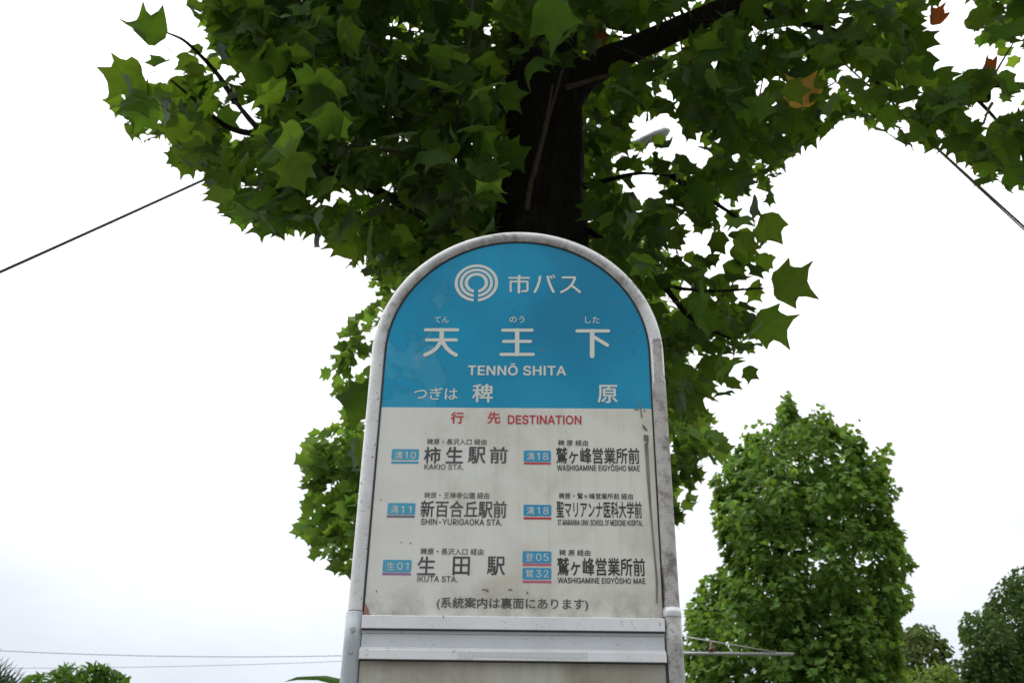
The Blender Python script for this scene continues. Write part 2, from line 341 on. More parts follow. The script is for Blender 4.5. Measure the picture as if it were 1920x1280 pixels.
def flat(name, col, rough=0.4, fade=None, famt=0.0):
    """printed ink; fade mixes towards the panel where the print has weathered, with blotchy wear"""
    t = NT(name); v = t.coord('Object'); n = t.noise(v, 70, 4, 0.6); n2 = t.noise(v, 14, 4, 0.5)
    c = t.mix(t.rng(n, 0.55, 0.8, 0, 0.15), col, tuple(min(1, x * 1.6 + 0.05) for x in col))
    if fade: c = t.mix(t.rng(n2, 0.38, 0.66, famt * 0.15, famt), c, fade)
    return t.bsdf(c, rough, coat=0.2)
M_INKW = flat('off_white_print', (0.74, 0.76, 0.68), fade=(0.5, 0.6, 0.62), famt=0.2)
M_INKK = flat('black_print', (0.03, 0.03, 0.033))
M_INKKF = flat('faded_black_print', (0.05, 0.05, 0.055), fade=(0.38, 0.39, 0.39), famt=0.6)
M_INKKM = flat('slightly_faded_black_print', (0.035, 0.035, 0.038), fade=(0.26, 0.27, 0.27), famt=0.42)
M_INKR = flat('red_print', (0.50, 0.022, 0.035), fade=(0.6, 0.2, 0.2), famt=0.3)
M_BADGE = flat('badge_blue_print', (0.012, 0.30, 0.56), fade=(0.10, 0.42, 0.60), famt=0.3)
M_BADGEF = flat('faded_badge_blue_print', (0.03, 0.34, 0.56), fade=(0.20, 0.50, 0.62), famt=0.35)
M_PURP = flat('purple_print', (0.33, 0.16, 0.38)); M_PINK = flat('pink_print', (0.55, 0.13, 0.21)); M_GREYL = flat('grey_print', (0.16, 0.16, 0.2)); M_LBLUE = flat('light_blue_print', (0.05, 0.35, 0.6))
M_BROWNMARK = flat('brown_mark', (0.13, 0.115, 0.095), 0.8, fade=(0.33, 0.31, 0.27), famt=0.8)
M_RUST = flat('rust_stain', (0.30, 0.12, 0.055), 0.85, fade=(0.45, 0.33, 0.24), famt=0.6)

RC = HW - RT
ZJ = 1.5 + 0.3246 + 0.006          # joint between arch tube and posts
def zz(z): return z - Z0
arc = [(RC * math.cos(a), 0, zz(ZS + RC * math.sin(a))) for a in np.linspace(0, math.pi, 65)]
side_r = [(RC, 0, zz(z)) for z in np.linspace(ZJ, ZS, 14)[:-1]]; side_l = [(-RC, 0, zz(z)) for z in np.linspace(ZS, ZJ, 14)[1:]]
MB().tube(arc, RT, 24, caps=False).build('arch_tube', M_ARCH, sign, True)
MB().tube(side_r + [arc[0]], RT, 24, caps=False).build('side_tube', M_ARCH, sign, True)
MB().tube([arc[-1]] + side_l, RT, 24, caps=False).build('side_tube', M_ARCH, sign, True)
for sx, m_ in ((-1, M_POST), (1, M_POSTW)):
    p = MB().tube([(sx * RC, 0, z) for z in np.linspace(0.06, zz(ZJ) - 0.0015, 40)], 0.0128, 28).build('post_tube', m_, sign, True)
    if sx > 0: tag(p, 'post with scabby flaking paint')
    if sx < 0:
        for py in ((661.5, 1180), (657.5, 1220.5)):
            x, z = onsign(*py, off=0.012)
            bo = MB().disc((x, zz(z)), 0.0031, 0.0029, -0.010, -0.0150, 18).disc((x, zz(z)), 0.0041, 0.0040, -0.009, -0.0126, 18)
            bo.build('bolt', M_POST, p, True).data.shade_flat()
# clamp ring on the taped side
x_, z_ = onsign(1262, 1149); MB().tube([(RC, 0, zz(z_) - 0.005), (RC, 0, zz(z_) + 0.007)], 0.0133, 28).build('clamp_ring', M_RAIL, sign, True)
# tape: a ragged sleeve hugging the right tube
def tape(z_top, z_bot, r, a0, a1, name='cloth_tape', seed=0):
    rr = random.Random(seed); nz_, na = 70, 18; V = []; Fs = []
    for i in range(nz_):
        z = z_bot + (z_top - z_bot) * i / (nz_ - 1)
        j0 = rr.uniform(-0.10, 0.10); j1 = rr.uniform(-0.10, 0.10)
        for k in range(na):
            a = (a0 + j0) + ((a1 + j1) - (a0 + j0)) * k / (na - 1)
            zt = z + (rr.uniform(-0.004, 0.004) if i in (0, nz_ - 1) else 0)
            q = r + rr.uniform(-0.00012, 0.00012)
            V.append((RC + q * math.sin(a), -q * math.cos(a), zz(zt)))
    for i in range(nz_ - 1):
        for k in range(na - 1): Fs.append((i * na + k, i * na + k + 1, (i + 1) * na + k + 1, (i + 1) * na + k))
    return link(name, mesh(name, V, Fs), M_TAPE, sign, True)
zt0 = onsign(1232, 640)[1]; zt1 = onsign(1245, 722)[1]; zt2 = onsign(1262, 1138)[1]
tape(zt0, zt1 - 0.01, 0.0114, -0.55, 0.75, seed=1)
tape(zt1 + 0.005, zt2, 0.0118, -1.25, 2.2, seed=2)
pk = MB(); zf = zt1 + 0.003         # peeled flap of pale tape
pk.add([(RC + 0.004, -0.0119, zz(zf)), (RC + 0.011, -0.0085, zz(zf) + 0.001), (RC + 0.0085, -0.0135, zz(zf) + 0.012), (RC + 0.003, -0.0150, zz(zf) + 0.007)], [(0, 1, 2, 3)])
pk.build('torn_tape_flap', M_SIDE, sign)
# dark adhesive residue lines beside the right tube
sl = MB()
for (za, zb) in ((1.5 + 0.335, 1.5 + 0.40), (1.5 + 0.30, 1.5 + 0.326), (1.5 + 0.19, 1.5 + 0.298)):
    n_ = 9; V = []
    for i in range(n_):
        z = za + (zb - za) * i / (n_ - 1); w = (0.0012 + random.uniform(0, 0.0016)) * math.sin(math.pi * (i + 0.4) / n_)
        a = -0.95; V += [(RC + 0.0136 * math.sin(a) - w * 0.5, -0.0136 * math.cos(a) - 0.0003, zz(z)), (RC + 0.0136 * math.sin(a) + w, -0.0136 * math.cos(a) - 0.0012, zz(z))]
    sl.add(V, [(2 * i, 2 * i + 1, 2 * i + 3, 2 * i + 2) for i in range(n_ - 1)])
sl.build('adhesive_residue', M_RESIDUE_SHADE, sign)
MB().box(-0.27, 0.27, -0.22, 0.22, 0.0, 0.16).build('concrete_base', M_CONC, sign)

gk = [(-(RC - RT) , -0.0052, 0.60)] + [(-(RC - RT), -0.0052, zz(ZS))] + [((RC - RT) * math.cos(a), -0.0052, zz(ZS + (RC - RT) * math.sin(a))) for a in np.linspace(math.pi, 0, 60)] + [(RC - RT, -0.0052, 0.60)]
MB().tube(gk, 0.0013, 8).build('edge_shade_bead', M_RESIDUE_SHADE, sign, True)  # black bead standing in for the shadow line inside the tube
# panels
RP = 0.2055
zb = zz(1.5 + 0.6337); zr = zz(1.5 + 0.3246)
arcp = [(RP * math.cos(a), zz(ZS) + RP * math.sin(a)) for a in np.linspace(0, math.pi, 49)]
def plate(outl, y0, y1):
    n_ = len(outl); V = [(x, y0, z) for x, z in outl] + [(x, y1, z) for x, z in outl]
    return V, [tuple(range(n_ - 1, -1, -1)), tuple(range(n_, 2 * n_))] + [(i, (i + 1) % n_, (i + 1) % n_ + n_, i + n_) for i in range(n_)]
YF = -0.005
V, Fs = plate(arcp + [(-RP, zb), (RP, zb)], YF, 0.004); link('header_panel', mesh('header_panel', V, Fs), M_BLUE, sign)
MB().box(-RP, RP, YF, 0.004, zr - 0.004, zb).build('destination_panel', M_WHITE, sign)
za = [onsign(960, y)[1] for y in (1157.5, 1182.5, 1187, 1189.5, 1216, 1221, 1240)]
MB().box(-RC + 0.0112, RC - 0.0112, -0.0125, 0.003, zz(za[1]), zz(za[0]), 0.0009).build('cross_rail', M_RAIL, sign)
MB().box(-RC + 0.0112, RC - 0.0112, -0.0125, 0.003, zz(za[6]), zz(za[5]), 0.0009).build('cross_rail', M_RAIL, sign)
MB().box(-RC + 0.0115, RC - 0.0115, -0.006, 0.002, zz(za[4]) + .0004, zz(za[3]) - .0004, 0.0004).build('filler_plate', M_PLATE, sign)
MB().box(-RC + 0.0115, RC - 0.0115, -0.0066, 0.002, zz(za[3]), zz(za[1]) - 0.0002).build('filler_lip', M_PLATE, sign)
MB().box(-RC + 0.0115, RC - 0.0115, -0.0085, 0.002, zz(za[5]) + 0.0002, zz(za[4]), 0.0005).build('filler_lip', M_RAIL, sign)
for z_t in (za[1], za[6]):           # black strip standing in for the shaded underside of each rail
    MB().box(-RC + 0.012, RC - 0.012, -0.0122, 0.0, zz(z_t) - 0.0013, zz(z_t) - 0.0001).build('rail_shade_strip', M_RESIDUE_SHADE, sign)
MB().box(-RP, RP, YF, 0.004, 0.62, zz(za[6]) - 0.0002).build('timetable_panel', M_LOWER, sign)
MB().box(-RC + 0.0112, RC - 0.0112, -0.0105, 0.003, 0.594, 0.619, 0.001).build('cross_rail', M_RAIL, sign)

# lettering -----------------------------------------------------------------
GLY = json.loads('''{"A":[480,[[16,0,201,509,276,509,463,0,395,0,287,302,264,372,232,478,245,478,213,371,191,302,85,0],[110,142,110,199,370,199,370,142]]],"B":[456,[[60,0,60,509,241,509,289,504,329,491,359,469,381,442,394,410,398,374,395,344,387,320,373,301,356,286,336,275,315,267,315,262,339,257,363,245,385,227,402,203,414,173,418,136,413,100,400,67,377,39,344,18,301,4,247,0],[125,57,245,57,296,63,330,80,349,105,355,137,352,161,342,184,327,203,306,218,279,228,248,231,125,231],[125,285,238,285,265,288,288,296,308,309,323,326,333,348,336,372,330,403,313,429,283,446,240,452,125,452]]],"C":[510,[[267,-7,225,-3,186,7,150,25,119,49,92,79,70,115,53,157,44,203,40,254,44,305,53,352,70,393,92,429,119,459,150,484,186,501,225,512,267,516,305,513,340,504,373,490,402,471,427,447,448,418,463,385,473,348,408,348,401,373,389,395,375,413,357,428,337,440,315,449,292,454,267,456,223,450,184,432,150,403,125,364,109,314,103,254,109,194,125,145,151,105,184,76,223,59,267,53,292,55,315,60,337,69,357,81,375,96,389,114,401,136,408,160,473,160,463,124,448,91,428,62,402,38,373,19,341,5,305,-4]]],"D":[502,[[219,0,96,0,96,57,215,57,272,63,318,81,354,110,379,149,394,198,399,255,394,312,379,361,354,399,320,428,275,446,221,452,93,452,93,509,225,509,273,505,315,495,353,478,399,441,433,391,449,351,458,306,462,255,458,205,449,159,433,119,411,83,384,54,351,31,312,14,268,3],[125,509,125,0,60,0,60,509]]],"E":[419,[[60,0,60,509,372,509,372,452,125,452,125,286,355,286,355,229,125,229,125,57,375,57,375,0]]],"F":[410,[[60,0,60,509,369,509,369,452,125,452,125,278,346,278,346,221,125,221,125,0]]],"G":[520,[[269,-7,225,-3,185,7,149,25,118,49,91,79,69,116,53,157,43,203,40,254,43,305,53,352,69,393,91,429,117,459,149,484,184,501,223,512,265,516,304,513,340,504,374,489,403,469,429,445,449,416,465,384,474,349,408,349,399,372,387,393,373,411,356,427,337,439,315,448,291,454,265,456,222,450,183,432,150,404,125,364,109,314,103,254,109,194,125,145,151,105,184,76,224,59,269,53,309,57,345,71,374,93,396,123,410,160,415,202,434,199,283,199,283,256,478,256,478,200,471,141,451,91,419,50,377,19,326,0]]],"H":[517,[[60,0,60,509,125,509,125,289,392,289,392,509,457,509,457,0,392,0,392,232,125,232,125,0]]],"I":[190,[[62,0,62,509,128,509,128,0]]],"K":[467,[[104,145,104,216,139,261,174,303,364,509,448,509,231,276,228,276],[60,0,60,509,125,509,125,334,124,225,125,193,125,0],[372,0,188,259,228,309,449,0]]],"L":[393,[[60,0,60,509,125,509,125,57,361,57,361,0]]],"M":[628,[[60,0,60,509,152,509,277,187,322,49,307,49,352,187,476,509,568,509,568,0,504,0,507,457,513,457,498,409,456,291,342,0,286,0,170,291,112,457,119,457,122,0]]],"N":[523,[[60,0,60,509,136,509,343,183,363,151,388,107,414,55,405,54,401,108,399,157,399,509,463,509,463,0,387,0,202,290,177,331,148,381,108,452,119,454,125,291,125,0]]],"O":[533,[[267,-7,225,-3,186,7,150,25,119,49,92,79,70,115,53,157,44,203,40,254,44,305,53,352,70,393,92,429,119,459,150,484,186,501,225,512,267,516,309,512,348,501,384,484,415,459,442,429,464,393,480,352,490,305,493,254,490,203,480,157,464,115,442,79,415,49,384,25,348,7,309,-3],[267,53,310,59,349,76,383,105,408,144,425,194,430,254,425,314,408,365,383,404,349,433,310,450,267,456,223,450,184,433,151,404,125,364,109,314,103,254,109,194,125,144,151,105,184,76,223,59]]],"P":[445,[[60,0,60,509,235,509,289,503,332,487,366,462,390,430,404,391,409,348,404,304,390,265,366,233,332,207,289,191,235,186,109,186,109,242,233,242,269,246,297,256,318,272,333,294,342,319,344,348,342,376,333,402,318,423,297,439,268,449,232,452,125,452,125,0]]],"R":[449,[[60,0,60,509,236,509,290,504,333,489,367,465,390,433,405,395,409,352,405,309,390,271,367,240,333,217,289,203,236,198,96,198,96,255,234,255,269,258,298,267,319,281,334,300,342,324,345,352,342,380,334,405,319,425,298,440,269,449,233,452,125,452,125,0],[353,0,230,229,303,229,428,0]]],"S":[447,[[224,-9,172,-4,128,9,91,31,64,60,46,96,38,137,104,137,110,110,123,88,142,71,166,59,194,52,224,49,257,52,286,60,311,74,329,92,341,114,346,139,342,161,332,179,316,193,296,205,245,222,184,239,128,260,86,289,60,326,52,372,58,413,75,448,102,476,138,498,180,511,227,516,275,511,316,498,351,476,377,449,394,415,401,378,337,378,326,412,302,437,267,453,225,459,194,456,167,448,145,435,129,418,118,398,115,376,119,352,131,334,148,319,169,308,212,293,264,279,312,264,336,252,359,238,379,220,395,198,405,171,408,139,403,99,386,64,360,34,323,11,278,-4]]],"T":[449,[[32,452,32,509,417,509,417,452,257,452,257,0,193,0,193,452]]],"U":[517,[[259,-8,203,-2,154,15,114,43,85,80,66,124,60,173,60,509,124,509,124,178,128,144,141,113,160,87,187,68,220,56,259,52,298,56,331,68,357,87,377,113,389,144,393,178,393,509,457,509,457,173,451,124,433,80,403,43,363,15,315,-2]]],"V":[480,[[204,0,16,509,84,509,192,206,215,137,248,31,235,31,267,138,290,206,395,509,463,509,278,0]]],"W":[686,[[155,0,16,509,82,509,163,196,187,94,197,40,189,40,211,145,224,196,306,509,380,509,462,196,486,94,497,40,488,40,510,145,603,509,670,509,530,0,455,0,368,323,351,391,336,475,350,475,335,395,318,323,230,0]]],"Y":[472,[[203,0,203,208,16,509,91,509,192,344,222,292,250,230,224,230,251,293,280,344,381,509,455,509,268,208,268,0]]],"Ō":[533,[[267,-7,225,-3,186,7,150,25,119,49,92,79,70,115,53,157,44,203,40,254,44,305,53,352,70,393,92,429,119,459,150,484,186,501,225,512,267,516,309,512,348,501,384,484,415,459,442,429,464,393,480,352,490,305,493,254,490,203,480,157,464,115,442,79,415,49,384,25,348,7,309,-3],[267,53,310,59,349,76,383,105,408,144,425,194,430,254,425,314,408,365,383,404,349,433,310,450,267,456,223,450,184,433,151,404,125,364,109,314,103,254,109,194,125,144,151,105,184,76,223,59],[362,636,362,587,172,587,172,636]]],".":[188,[[95,-4,78,-1,63,9,53,24,50,41,53,59,63,73,78,83,95,87,113,83,128,73,138,59,141,41,138,24,128,9,113,-1]]],"-":[453,[[337,244,337,188,114,188,114,244]]],"0":[453,[[227,-7,174,1,130,24,95,62,69,113,57,155,50,202,48,254,50,306,57,353,69,395,95,447,130,484,174,508,227,516,279,508,323,484,358,447,384,395,396,353,403,306,405,254,403,202,396,155,384,113,359,62,323,24,279,1],[227,50,261,56,290,74,313,103,330,144,340,194,344,254,340,314,330,365,313,405,290,435,261,453,227,460,192,453,163,435,140,405,123,365,113,314,109,254,113,194,123,144,140,103,163,74,192,56]]],"1":[453,[[235,0,235,415,130,345,130,415,240,509,300,509,300,0]]],"2":[453,[[64,0,64,47,234,229,282,282,299,305,311,327,318,348,320,371,317,397,308,419,293,436,273,449,250,457,224,460,196,457,172,447,153,433,139,413,130,390,127,362,66,362,71,405,86,442,111,473,143,496,182,511,225,516,268,511,306,497,337,474,361,445,376,411,381,372,378,345,371,318,357,290,336,259,306,223,267,180,153,60,153,57,389,57,389,0]]],"3":[453,[[218,-7,173,-3,133,10,98,30,70,57,52,91,44,132,109,132,115,107,126,87,144,71,165,59,191,52,219,50,248,53,275,61,297,74,315,93,325,116,329,145,326,172,316,196,299,217,275,234,242,244,201,248,157,248,157,299,288,448,288,452,70,452,70,509,372,509,372,461,211,278,211,289,264,288,308,276,344,253,371,222,387,186,393,145,387,103,370,66,344,36,309,12,266,-2]]],"4":[453,[[40,105,40,158,247,509,311,509,109,166,109,163,413,163,413,105],[282,0,282,318,343,318,343,0]]],"5":[453,[[221,-7,178,-2,140,11,108,32,83,60,66,93,60,130,122,130,127,108,138,89,154,73,173,60,196,52,221,50,250,53,276,64,298,82,314,104,324,131,328,162,324,193,314,221,297,244,275,262,248,273,218,277,192,275,167,268,145,258,128,246,67,253,96,509,366,509,366,452,151,452,134,301,155,315,178,325,203,331,229,334,263,330,294,321,321,306,345,285,364,260,379,231,388,199,391,163,385,117,369,76,343,41,309,15,268,-1]]],"8":[453,[[226,-7,178,-2,136,11,101,33,74,62,57,96,52,135,55,166,65,195,81,220,101,241,125,256,153,265,153,267,119,282,93,308,76,342,70,380,75,417,90,450,114,477,146,498,184,511,226,516,269,511,306,498,337,477,361,450,377,417,382,380,376,342,359,308,333,282,300,267,300,265,327,256,351,241,372,220,387,195,397,166,401,135,395,96,378,62,352,33,317,11,275,-2],[226,49,258,52,285,60,307,74,323,91,333,113,337,139,333,165,322,189,305,208,283,223,256,232,226,235,196,232,169,223,147,208,130,189,119,165,115,139,119,113,129,91,145,74,167,60,195,52],[226,290,252,292,274,300,293,313,307,330,316,351,319,376,316,399,308,420,294,437,275,449,252,457,226,460,200,457,177,449,159,437,145,420,136,399,133,376,136,351,145,330,159,313,178,300,201,292]]]}''')
def fit_print(name, me, box, mat, lay=0, shear=0.0):
    """fit a flat mesh (x, y) to a photo box (x0, x1, ytop, ybottom) on the printed face"""
    x0, x1, yt, yb = box; ym = (yt + yb) / 2; xm = (x0 + x1) / 2
    xa, z_a = onsign(x0, ym); xb, z_b = onsign(x1, ym); zt = onsign(xm, yt)[1]; zb_ = onsign(xm, yb)[1]; zm = (zt + zb_) / 2
    n_ = len(me.vertices); co = np.empty(n_ * 3); me.vertices.foreach_get('co', co); co = co.reshape(-1, 3)
    lev = co[:, 2].copy(); mn, mx_ = co.min(0), co.max(0); u = (co[:, 0] - mn[0]) / max(1e-9, mx_[0] - mn[0]); w = (co[:, 1] - mn[1]) / max(1e-9, mx_[1] - mn[1])
    co[:, 0] = xa + (xb - xa) * u; z = zb_ + (zt - zb_) * w
    co[:, 1] = YF - 0.0004 - 0.0003 * lay - 0.000012 * lev; co[:, 2] = z - Z0
    me.vertices.foreach_set('co', co.ravel()); me.update()
    return link(name, me, mat, sign)
def curve_mesh(cu):
    o = bpy.data.objects.new('tmp', cu); COL.objects.link(o); bpy.context.view_layer.update()
    me = bpy.data.meshes.new_from_object(o.evaluated_get(bpy.context.evaluated_depsgraph_get()))
    V = np.array([v.co[:] for v in me.vertices]); Fs = [tuple(q.vertices) for q in me.polygons]
    bpy.data.objects.remove(o); bpy.data.meshes.remove(me); return V, Fs
def embolden(V, Fs, b, name):
    """thicker strokes: shifted copies, each a hair in front of the last; z carries the copy's level"""
    sh = [(0, 0)] if b <= 0 else [(b * math.cos(a), b * math.sin(a)) for a in np.linspace(0, 2 * math.pi, 6, endpoint=False)]
    VV, FF = [], []; top = V[:, 2].max() + 1
    for i, (dx, dy) in enumerate(sh):
        FF += [tuple(j + len(V) * i for j in f) for f in Fs]; W = V.copy(); W[:, 0] += dx; W[:, 1] += dy; W[:, 2] += i * top; VV.append(W)
    return mesh(name, np.concatenate(VV), FF)
def jp(s, box, mat, bold=0.014, name='japanese_lettering', lay=0):
    cu = bpy.data.curves.new('t', 'FONT'); cu.body = s; cu.resolution_u = 3
    V, Fs = curve_mesh(cu); V[:, 2] = 0
    return fit_print(name, embolden(V, Fs, bold, name), box, mat, lay)
_gm = {}
def glyph(ch):
    if ch in _gm: return _gm[ch]
    cs = [np.array(sp, float).reshape(-1, 2) / 1000 for sp in GLY[ch][1]]
    ar = [0.5 * np.sum(c[:, 0] * np.roll(c[:, 1], -1) - c[:, 1] * np.roll(c[:, 0], -1)) for c in cs]
    sgn = np.sign(ar[int(np.argmax(np.abs(ar)))]); VV, FF, k = [], [], 0
    for i, c in enumerate(cs):
        if ar[i] * sgn < 0: continue
        cu = bpy.data.curves.new('t', 'CURVE'); cu.dimensions = '2D'; cu.fill_mode = 'BOTH'
        for q in [c] + [h for j, h in enumerate(cs) if ar[j] * sgn < 0 and inside(h[0], c)]:
            sp = cu.splines.new('POLY'); sp.points.add(len(q) - 1); sp.use_cyclic_u = True
            for n_, (x, y) in enumerate(q): sp.points[n_].co = (x, y, 0, 1)
        V, Fs = curve_mesh(cu); V[:, 2] = k; k += 1
        n0 = sum(map(len, VV)); FF += [tuple(a + n0 for a in f) for f in Fs]; VV.append(V)
    _gm[ch] = (np.concatenate(VV), FF); return _gm[ch]
def inside(p, poly):
    c = False; j = len(poly) - 1
    for i in range(len(poly)):
        if (poly[i][1] > p[1]) != (poly[j][1] > p[1]) and p[0] < (poly[j][0] - poly[i][0]) * (p[1] - poly[i][1]) / (poly[j][1] - poly[i][1]) + poly[i][0]: c = not c
        j = i
    return c
def latin(s, box, mat, bold=0.0, name='roman_lettering', lay=0, track=0.0):
    VV, FF, x, n0 = [], [], 0, 0
    for ch in s:
        if ch == ' ': x += 0.2; continue
        V, Fs = glyph(ch); W = V.copy(); W[:, 0] += x; VV.append(W); FF += [tuple(a + n0 for a in f) for f in Fs]; n0 += len(V)
        x += GLY[ch][0] / 1000 + track
    return fit_print(name, embolden(np.concatenate(VV), FF, bold, name), box, mat, lay)
_cap = [0]
def strokes(paths, scale, off, mat, name='japanese_lettering'):
    """rounded pen strokes given in enlarged photo pixels: (width, points)"""
    mb = MB(); q = 0
    for w, pts in paths:
        P = [onsign(off[0] + x / scale, off[1] + y / scale) for x, y in pts]
        mpp = abs(onsign(off[0] + pts[0][0] / scale + 1, off[1] + pts[0][1] / scale)[0] - P[0][0])
        r = w / scale * mpp / 2
        for (xa, z_a), (xb, z_b) in zip(P[:-1], P[1:]):
            a = math.atan2(z_b - z_a, xb - xa); y = YF - 0.0004 - 0.00003 * q; q += 1
            V = [(xb + r * math.cos(a + t_), y, zz(z_b + r * math.sin(a + t_))) for t_ in np.linspace(-math.pi / 2, math.pi / 2, 9)]
            V += [(xa + r * math.cos(a + t_), y, zz(z_a + r * math.sin(a + t_))) for t_ in np.linspace(math.pi / 2, 3 * math.pi / 2, 9)]
            mb.add(V, [tuple(range(18))])
    return mb.build(name, mat, sign)
A1 = (2.909, (640, 420)); A8 = (6.857, (840, 430))
strokes([(19, [(460, 577), (634, 577)]), (19, [(466, 632), (626, 632)]), (24, [(548, 577), (547, 628)]), (22, [(547, 622), (538, 650), (518, 678), (492, 698), (458, 714)]), (22, [(547, 622), (556, 650), (574, 677), (598, 699), (625, 715)])], *A1, M_INKW, 'station_name_lettering')
strokes([(19, [(881, 579), (1040, 579)]), (19, [(886, 640), (1031, 640)]), (19, [(872, 711), (1046, 711)]), (24, [(959, 579), (959, 711)])], *A1, M_INKW, 'station_name_lettering')
strokes([(20, [(1287, 583), (1456, 583)]), (25, [(1368, 583), (1368, 720)]), (21, [(1374, 614), (1450, 660)])], *A1, M_INKW, 'station_name_lettering')
strokes([(34, [(915, 600), (915, 630)]), (27, [(790, 625), (1042, 625)]), (27, [(805, 798), (805, 672)]), (26, [(805, 673), (1022, 673)]), (27, [(1022, 673), (1022, 780), (1005, 797), (955, 797)]), (34, [(912, 625), (912, 812)])], *A8, M_INKW, 'operator_name_lettering')
strokes([(33, [(1183, 610), (1172, 675), (1150, 740), (1116, 805)]), (33, [(1282, 612), (1300, 680), (1325, 745), (1355, 803)]), (19, [(1317, 602), (1336, 632)]), (19, [(1352, 592), (1370, 620)])], *A8, M_INKW, 'operator_name_lettering')
strokes([(29, [(1475, 619), (1632, 619)]), (30, [(1632, 622), (1612, 680), (1575, 732), (1525, 774), (1457, 808)]), (32, [(1590, 725), (1640, 762), (1695, 806)])], *A8, M_INKW, 'operator_name_lettering')
# operator emblem: three rings open at the foot
cx_, cz_ = onsign(840 + 365 / 6.857, 430 + 688 / 6.857); mpp = onsign(894, 530)[0] - onsign(893, 530)[0]
for r1, r0 in ((40.6, 34.8), (31.2, 25.6), (22.0, 15.8)):
    r1 *= mpp; r0 *= mpp; wgap = 4.0 * mpp; V = []; n_ = 64
    for r in (r0, r1):
        d_ = math.asin(wgap / r)
        V += [(cx_ + r * math.cos(a), YF - 0.0004, zz(cz_ + r * math.sin(a))) for a in np.linspace(-math.pi / 2 + d_, 1.5 * math.pi - d_, n_)]
    link('emblem_ring', mesh('emblem_ring', V, [(i, i + n_, i + n_ + 1, i + 1) for i in range(n_ - 1)]), M_INKW, sign)

jp('てん', (814.6, 841.8, 593.6, 605), M_INKW, 0.006); jp('のう', (955.2, 983.4, 593, 605), M_INKW, 0.006); jp('した', (1097.2, 1124, 593.6, 606.3), M_INKW, 0.006)
latin('TENNŌ SHITA', (877.2, 1061.5, 681.5, 704), M_INKW, 0.020, track=0.02)
jp('つぎは', (776.5, 858.3, 726, 749.3), M_INKW, 0.010); jp('稗', (885.4, 924.6, 719.4, 754.1), M_INKW, 0.016); jp('原', (1119.9, 1158, 721.5, 755.5), M_INKW, 0.016)
jp('行', (845.2, 869.6, 772, 794), M_INKR, 0.024); jp('先', (914, 938.4, 772, 794), M_INKR, 0.024); latin('DESTINATION', (952, 1090.3, 778.2, 795.3), M_INKR, 0.018)
jp('稗原・長沢入口 経由', (800.6, 912.2, 822.4, 833.6), M_INKKM, 0.010)
for ch, xa, xb in (('柿', 523, 628), ('生', 660, 770), ('駅', 800, 912), ('前', 938, 1050)): jp(ch, (640 + xa / 3.369, 640 + xb / 3.369, 837.3, 868.5), M_INKKM, 0.018)
latin('KAKIO STA.', (795.8, 869.4, 870, 880), M_INKKF, 0.010)
jp('稗原・王禅寺公園 経由', (795.2, 917.5, 922.5, 934.3), M_INKKF, 0.010)
jp('新百合丘駅前', (788.4, 950.2, 938.2, 970), M_INKKM, 0.016)
latin('SHIN-YURIGAOKA STA.', (789, 941.3, 972.3, 984), M_INKKM, 0.012)
jp('稗原・長沢入口 経由', (788.4, 906.5, 1027.3, 1039.7), M_INKKM, 0.010)
for ch, xa, xb in (('生', 480, 596), ('田', 704, 812), ('駅', 920, 1035)): jp(ch, (640 + xa / 3.369, 640 + xb / 3.369, 1042.7, 1077.7), M_INKKF if ch == '生' else M_INKKM, 0.014)
latin('IKUTA STA.', (782.5, 858.2, 1079.2, 1090.5), M_INKKF, 0.010)
jp('(系統案内は裏面にあります)', (819, 1102.7, 1120, 1143.9), M_INKKM, 0.014)
jp('稗 原 経由', (1046.3, 1102.4, 824.5, 835.7), M_INKK, 0.010); jp('鷲ヶ峰営業所前', (1042.4, 1199, 838.8, 869.2), M_INKK, 0.016); latin('WASHIGAMINE EIGYŌSHO MAE', (1044.5, 1199.4, 869.3, 882.7), M_INKK, 0.014)
jp('稗原・鷲ヶ峰営業所前 経由', (1047.7, 1186.4, 924, 935.4), M_INKK, 0.010); jp('聖マリアンナ医科大学前', (1043.3, 1203.3, 939, 970.5), M_INKK, 0.016); latin('ST.MARIANNA UNIV. SCHOOL OF MEDICINE HOSPITAL', (1045.7, 1204.8, 974, 984.9), M_INKK, 0.014)
jp('稗 原 経由', (1048.3, 1107, 1030, 1041.4), M_INKK, 0.010); jp('鷲ヶ峰営業所前', (1044.5, 1209.5, 1045, 1079), M_INKK, 0.016); latin('WASHIGAMINE EIGYŌSHO MAE', (1046, 1210, 1080.2, 1093.5), M_INKK, 0.014)

def badge(box, kanji, num, kbox, nbox, ubox, bm, um):
    c0 = bpy.data.meshes.new('route_badge'); r = 0.09; V = []
    asp = (box[1] - box[0]) / (box[3] - box[2]); r = 0.12
    for (cx, cy, a0) in ((asp - r, r, -90), (asp - r, 1 - r, 0), (r, 1 - r, 90), (r, r, 180)):
        V += [(cx + r * math.cos(rad(a0 + a)), cy + r * math.sin(rad(a0 + a)), 0) for a in (0, 30, 60, 90)]
    c0.from_pydata(V, [], [tuple(range(16))]); fit_print('route_badge', c0, box, bm)
    u0 = bpy.data.meshes.new('badge_underline'); u0.from_pydata([(0, 0, 0), (1, 0, 0), (1, 1, 0), (0, 1, 0)], [], [(0, 1, 2, 3)]); fit_print('badge_underline', u0, ubox, um)
    jp(kanji, kbox, M_INKW, 0.002, 'route_lettering', 1); latin(num, nbox, M_INKW, 0.0, 'route_number', 1, track=0.02)
badge((734.4, 785.4, 841.7, 861.8), '溝', '10', (740.5, 755, 846.2, 860.3), (759.5, 780, 846.8, 859.5), (733.5, 784.5, 864.8, 868.6), M_BADGEF, M_LBLUE)
